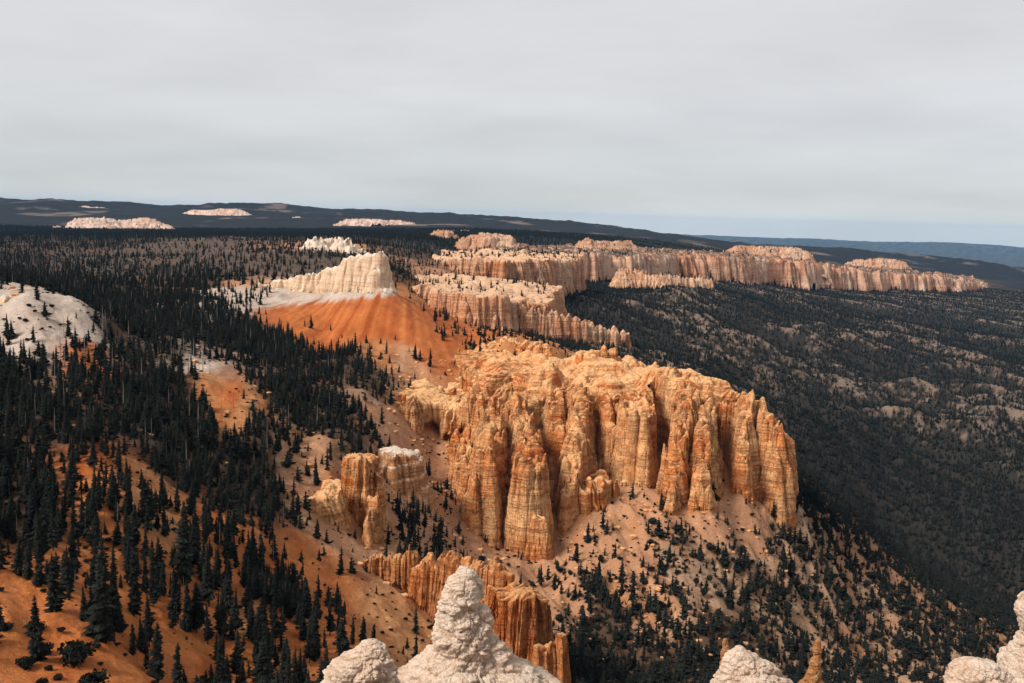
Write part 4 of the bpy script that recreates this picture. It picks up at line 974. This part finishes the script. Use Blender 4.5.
near_rock('rock_pinnacle', 'tall chalky white rock pinnacle with a rounded tip, bottom centre of the picture',
  [(566,459,468),(570,456.5,475),(580,449,482),(591,441.5,486),(605,435,489),(612,433,497),(622,431,499),(635,428.5,501.5),(648,429,507),(655,422,511),(661,406,519),(670,398,538),(679,392,552),(720,372,600),(850,345,650),(1150,300,720)], 22, 'pinnacle', 11, amp=1.1)
near_rock('boulder', 'chalky white rounded boulder at the left foot of the white pinnacle',
  [(639,366,379),(643,356,388),(648,348,394),(656,338,400),(665,327,402),(683,324,404),(760,305,420),(900,285,440),(1150,260,460)], 19, 'pinnacle', 23, amp=1.2)
near_rock('rock_block', 'cream rock block with a rough shaded face, between the pinnacle and the orange spire',
  [(646,735,744),(652,727,751),(659,720,764),(668,713,775),(674,711,786),(683,709.5,798),(760,690,830),(900,660,860),(1150,620,900)], 24, 'pinnacle', 31, amp=1.25)
near_rock('small_hoodoo', 'little orange knob of rock peeping up behind the cream rock block',
  [(638,723,728),(642,720.5,731),(650,720.5,731),(656,721,730.5),(670,718,733),(760,705,745),(1100,680,770)], 33, 'spire', 37, amp=.9, fs=.3)
near_rock('rock_spire', 'slim jagged orange rock spire right of the cream rock block',
  [(639,816.6,819.2),(640.5,815,821.5),(645,813.3,822.2),(648,810.5,822.8),(651,811.5,824.6),(656,809.5,823.4),(660,806,824.8),(665,806.2,824.2),(671,802.5,825),(677,802.4,824.4),(683,799,825.5),(760,785,838),(900,765,855),(1100,740,880)], 30, 'spire', 41, amp=.62, fs=.3)
near_rock('rock_column', 'pale upright rock column cut off by the right edge of the picture',
  [(588,1030,1046),(596,1022,1060),(604,1017,1068),(615,1016,1075),(630,1018,1080),(649,1011,1085),(662,1002,1090),(683,990,1100),(800,970,1130),(1150,930,1200)], 20, 'pinnacle', 43, amp=.9)
near_rock('boulder', 'smooth pale boulder in the bottom right corner, leaning on the pale column',
  [(658.5,972,985),(661,962,1000),(668,952,1006),(676,946.5,1010),(683,943,1014),(760,925,1030),(900,900,1050),(1150,860,1080)], 18, 'pinnacle', 47, amp=.9)

# ------------------------------------------------------------------ the air
hz = bpy.data.meshes.new('haze'); x0, x1, y0, y1, z0, z1 = -36000, 36000, -3000, 40000, float(GZ.min()) - 30, max(float(GZ.max()), 20) + 150
hz.from_pydata([(x, y, z) for z in (z0, z1) for y in (y0, y1) for x in (x0, x1)], [], [(0, 2, 3, 1), (4, 5, 7, 6), (0, 1, 5, 4), (2, 6, 7, 3), (0, 4, 6, 2), (1, 3, 7, 5)])
hm = bpy.data.materials.new('haze'); hm.use_nodes = True; ht = hm.node_tree; ht.nodes.clear()
pv = N(ht, 'ShaderNodeVolumePrincipled', inp={'Density': 1.1e-5, 'Anisotropy': 0.0}); pv.inputs['Color'].default_value = (0.20, 0.53, 0.95, 1)
ho = N(ht, 'ShaderNodeOutputMaterial'); ht.links.new(pv.outputs[0], ho.inputs['Volume'])
tag(link('haze', hz, hm), 'thin blue haze over the far hills', 'haze', None, 'stuff')
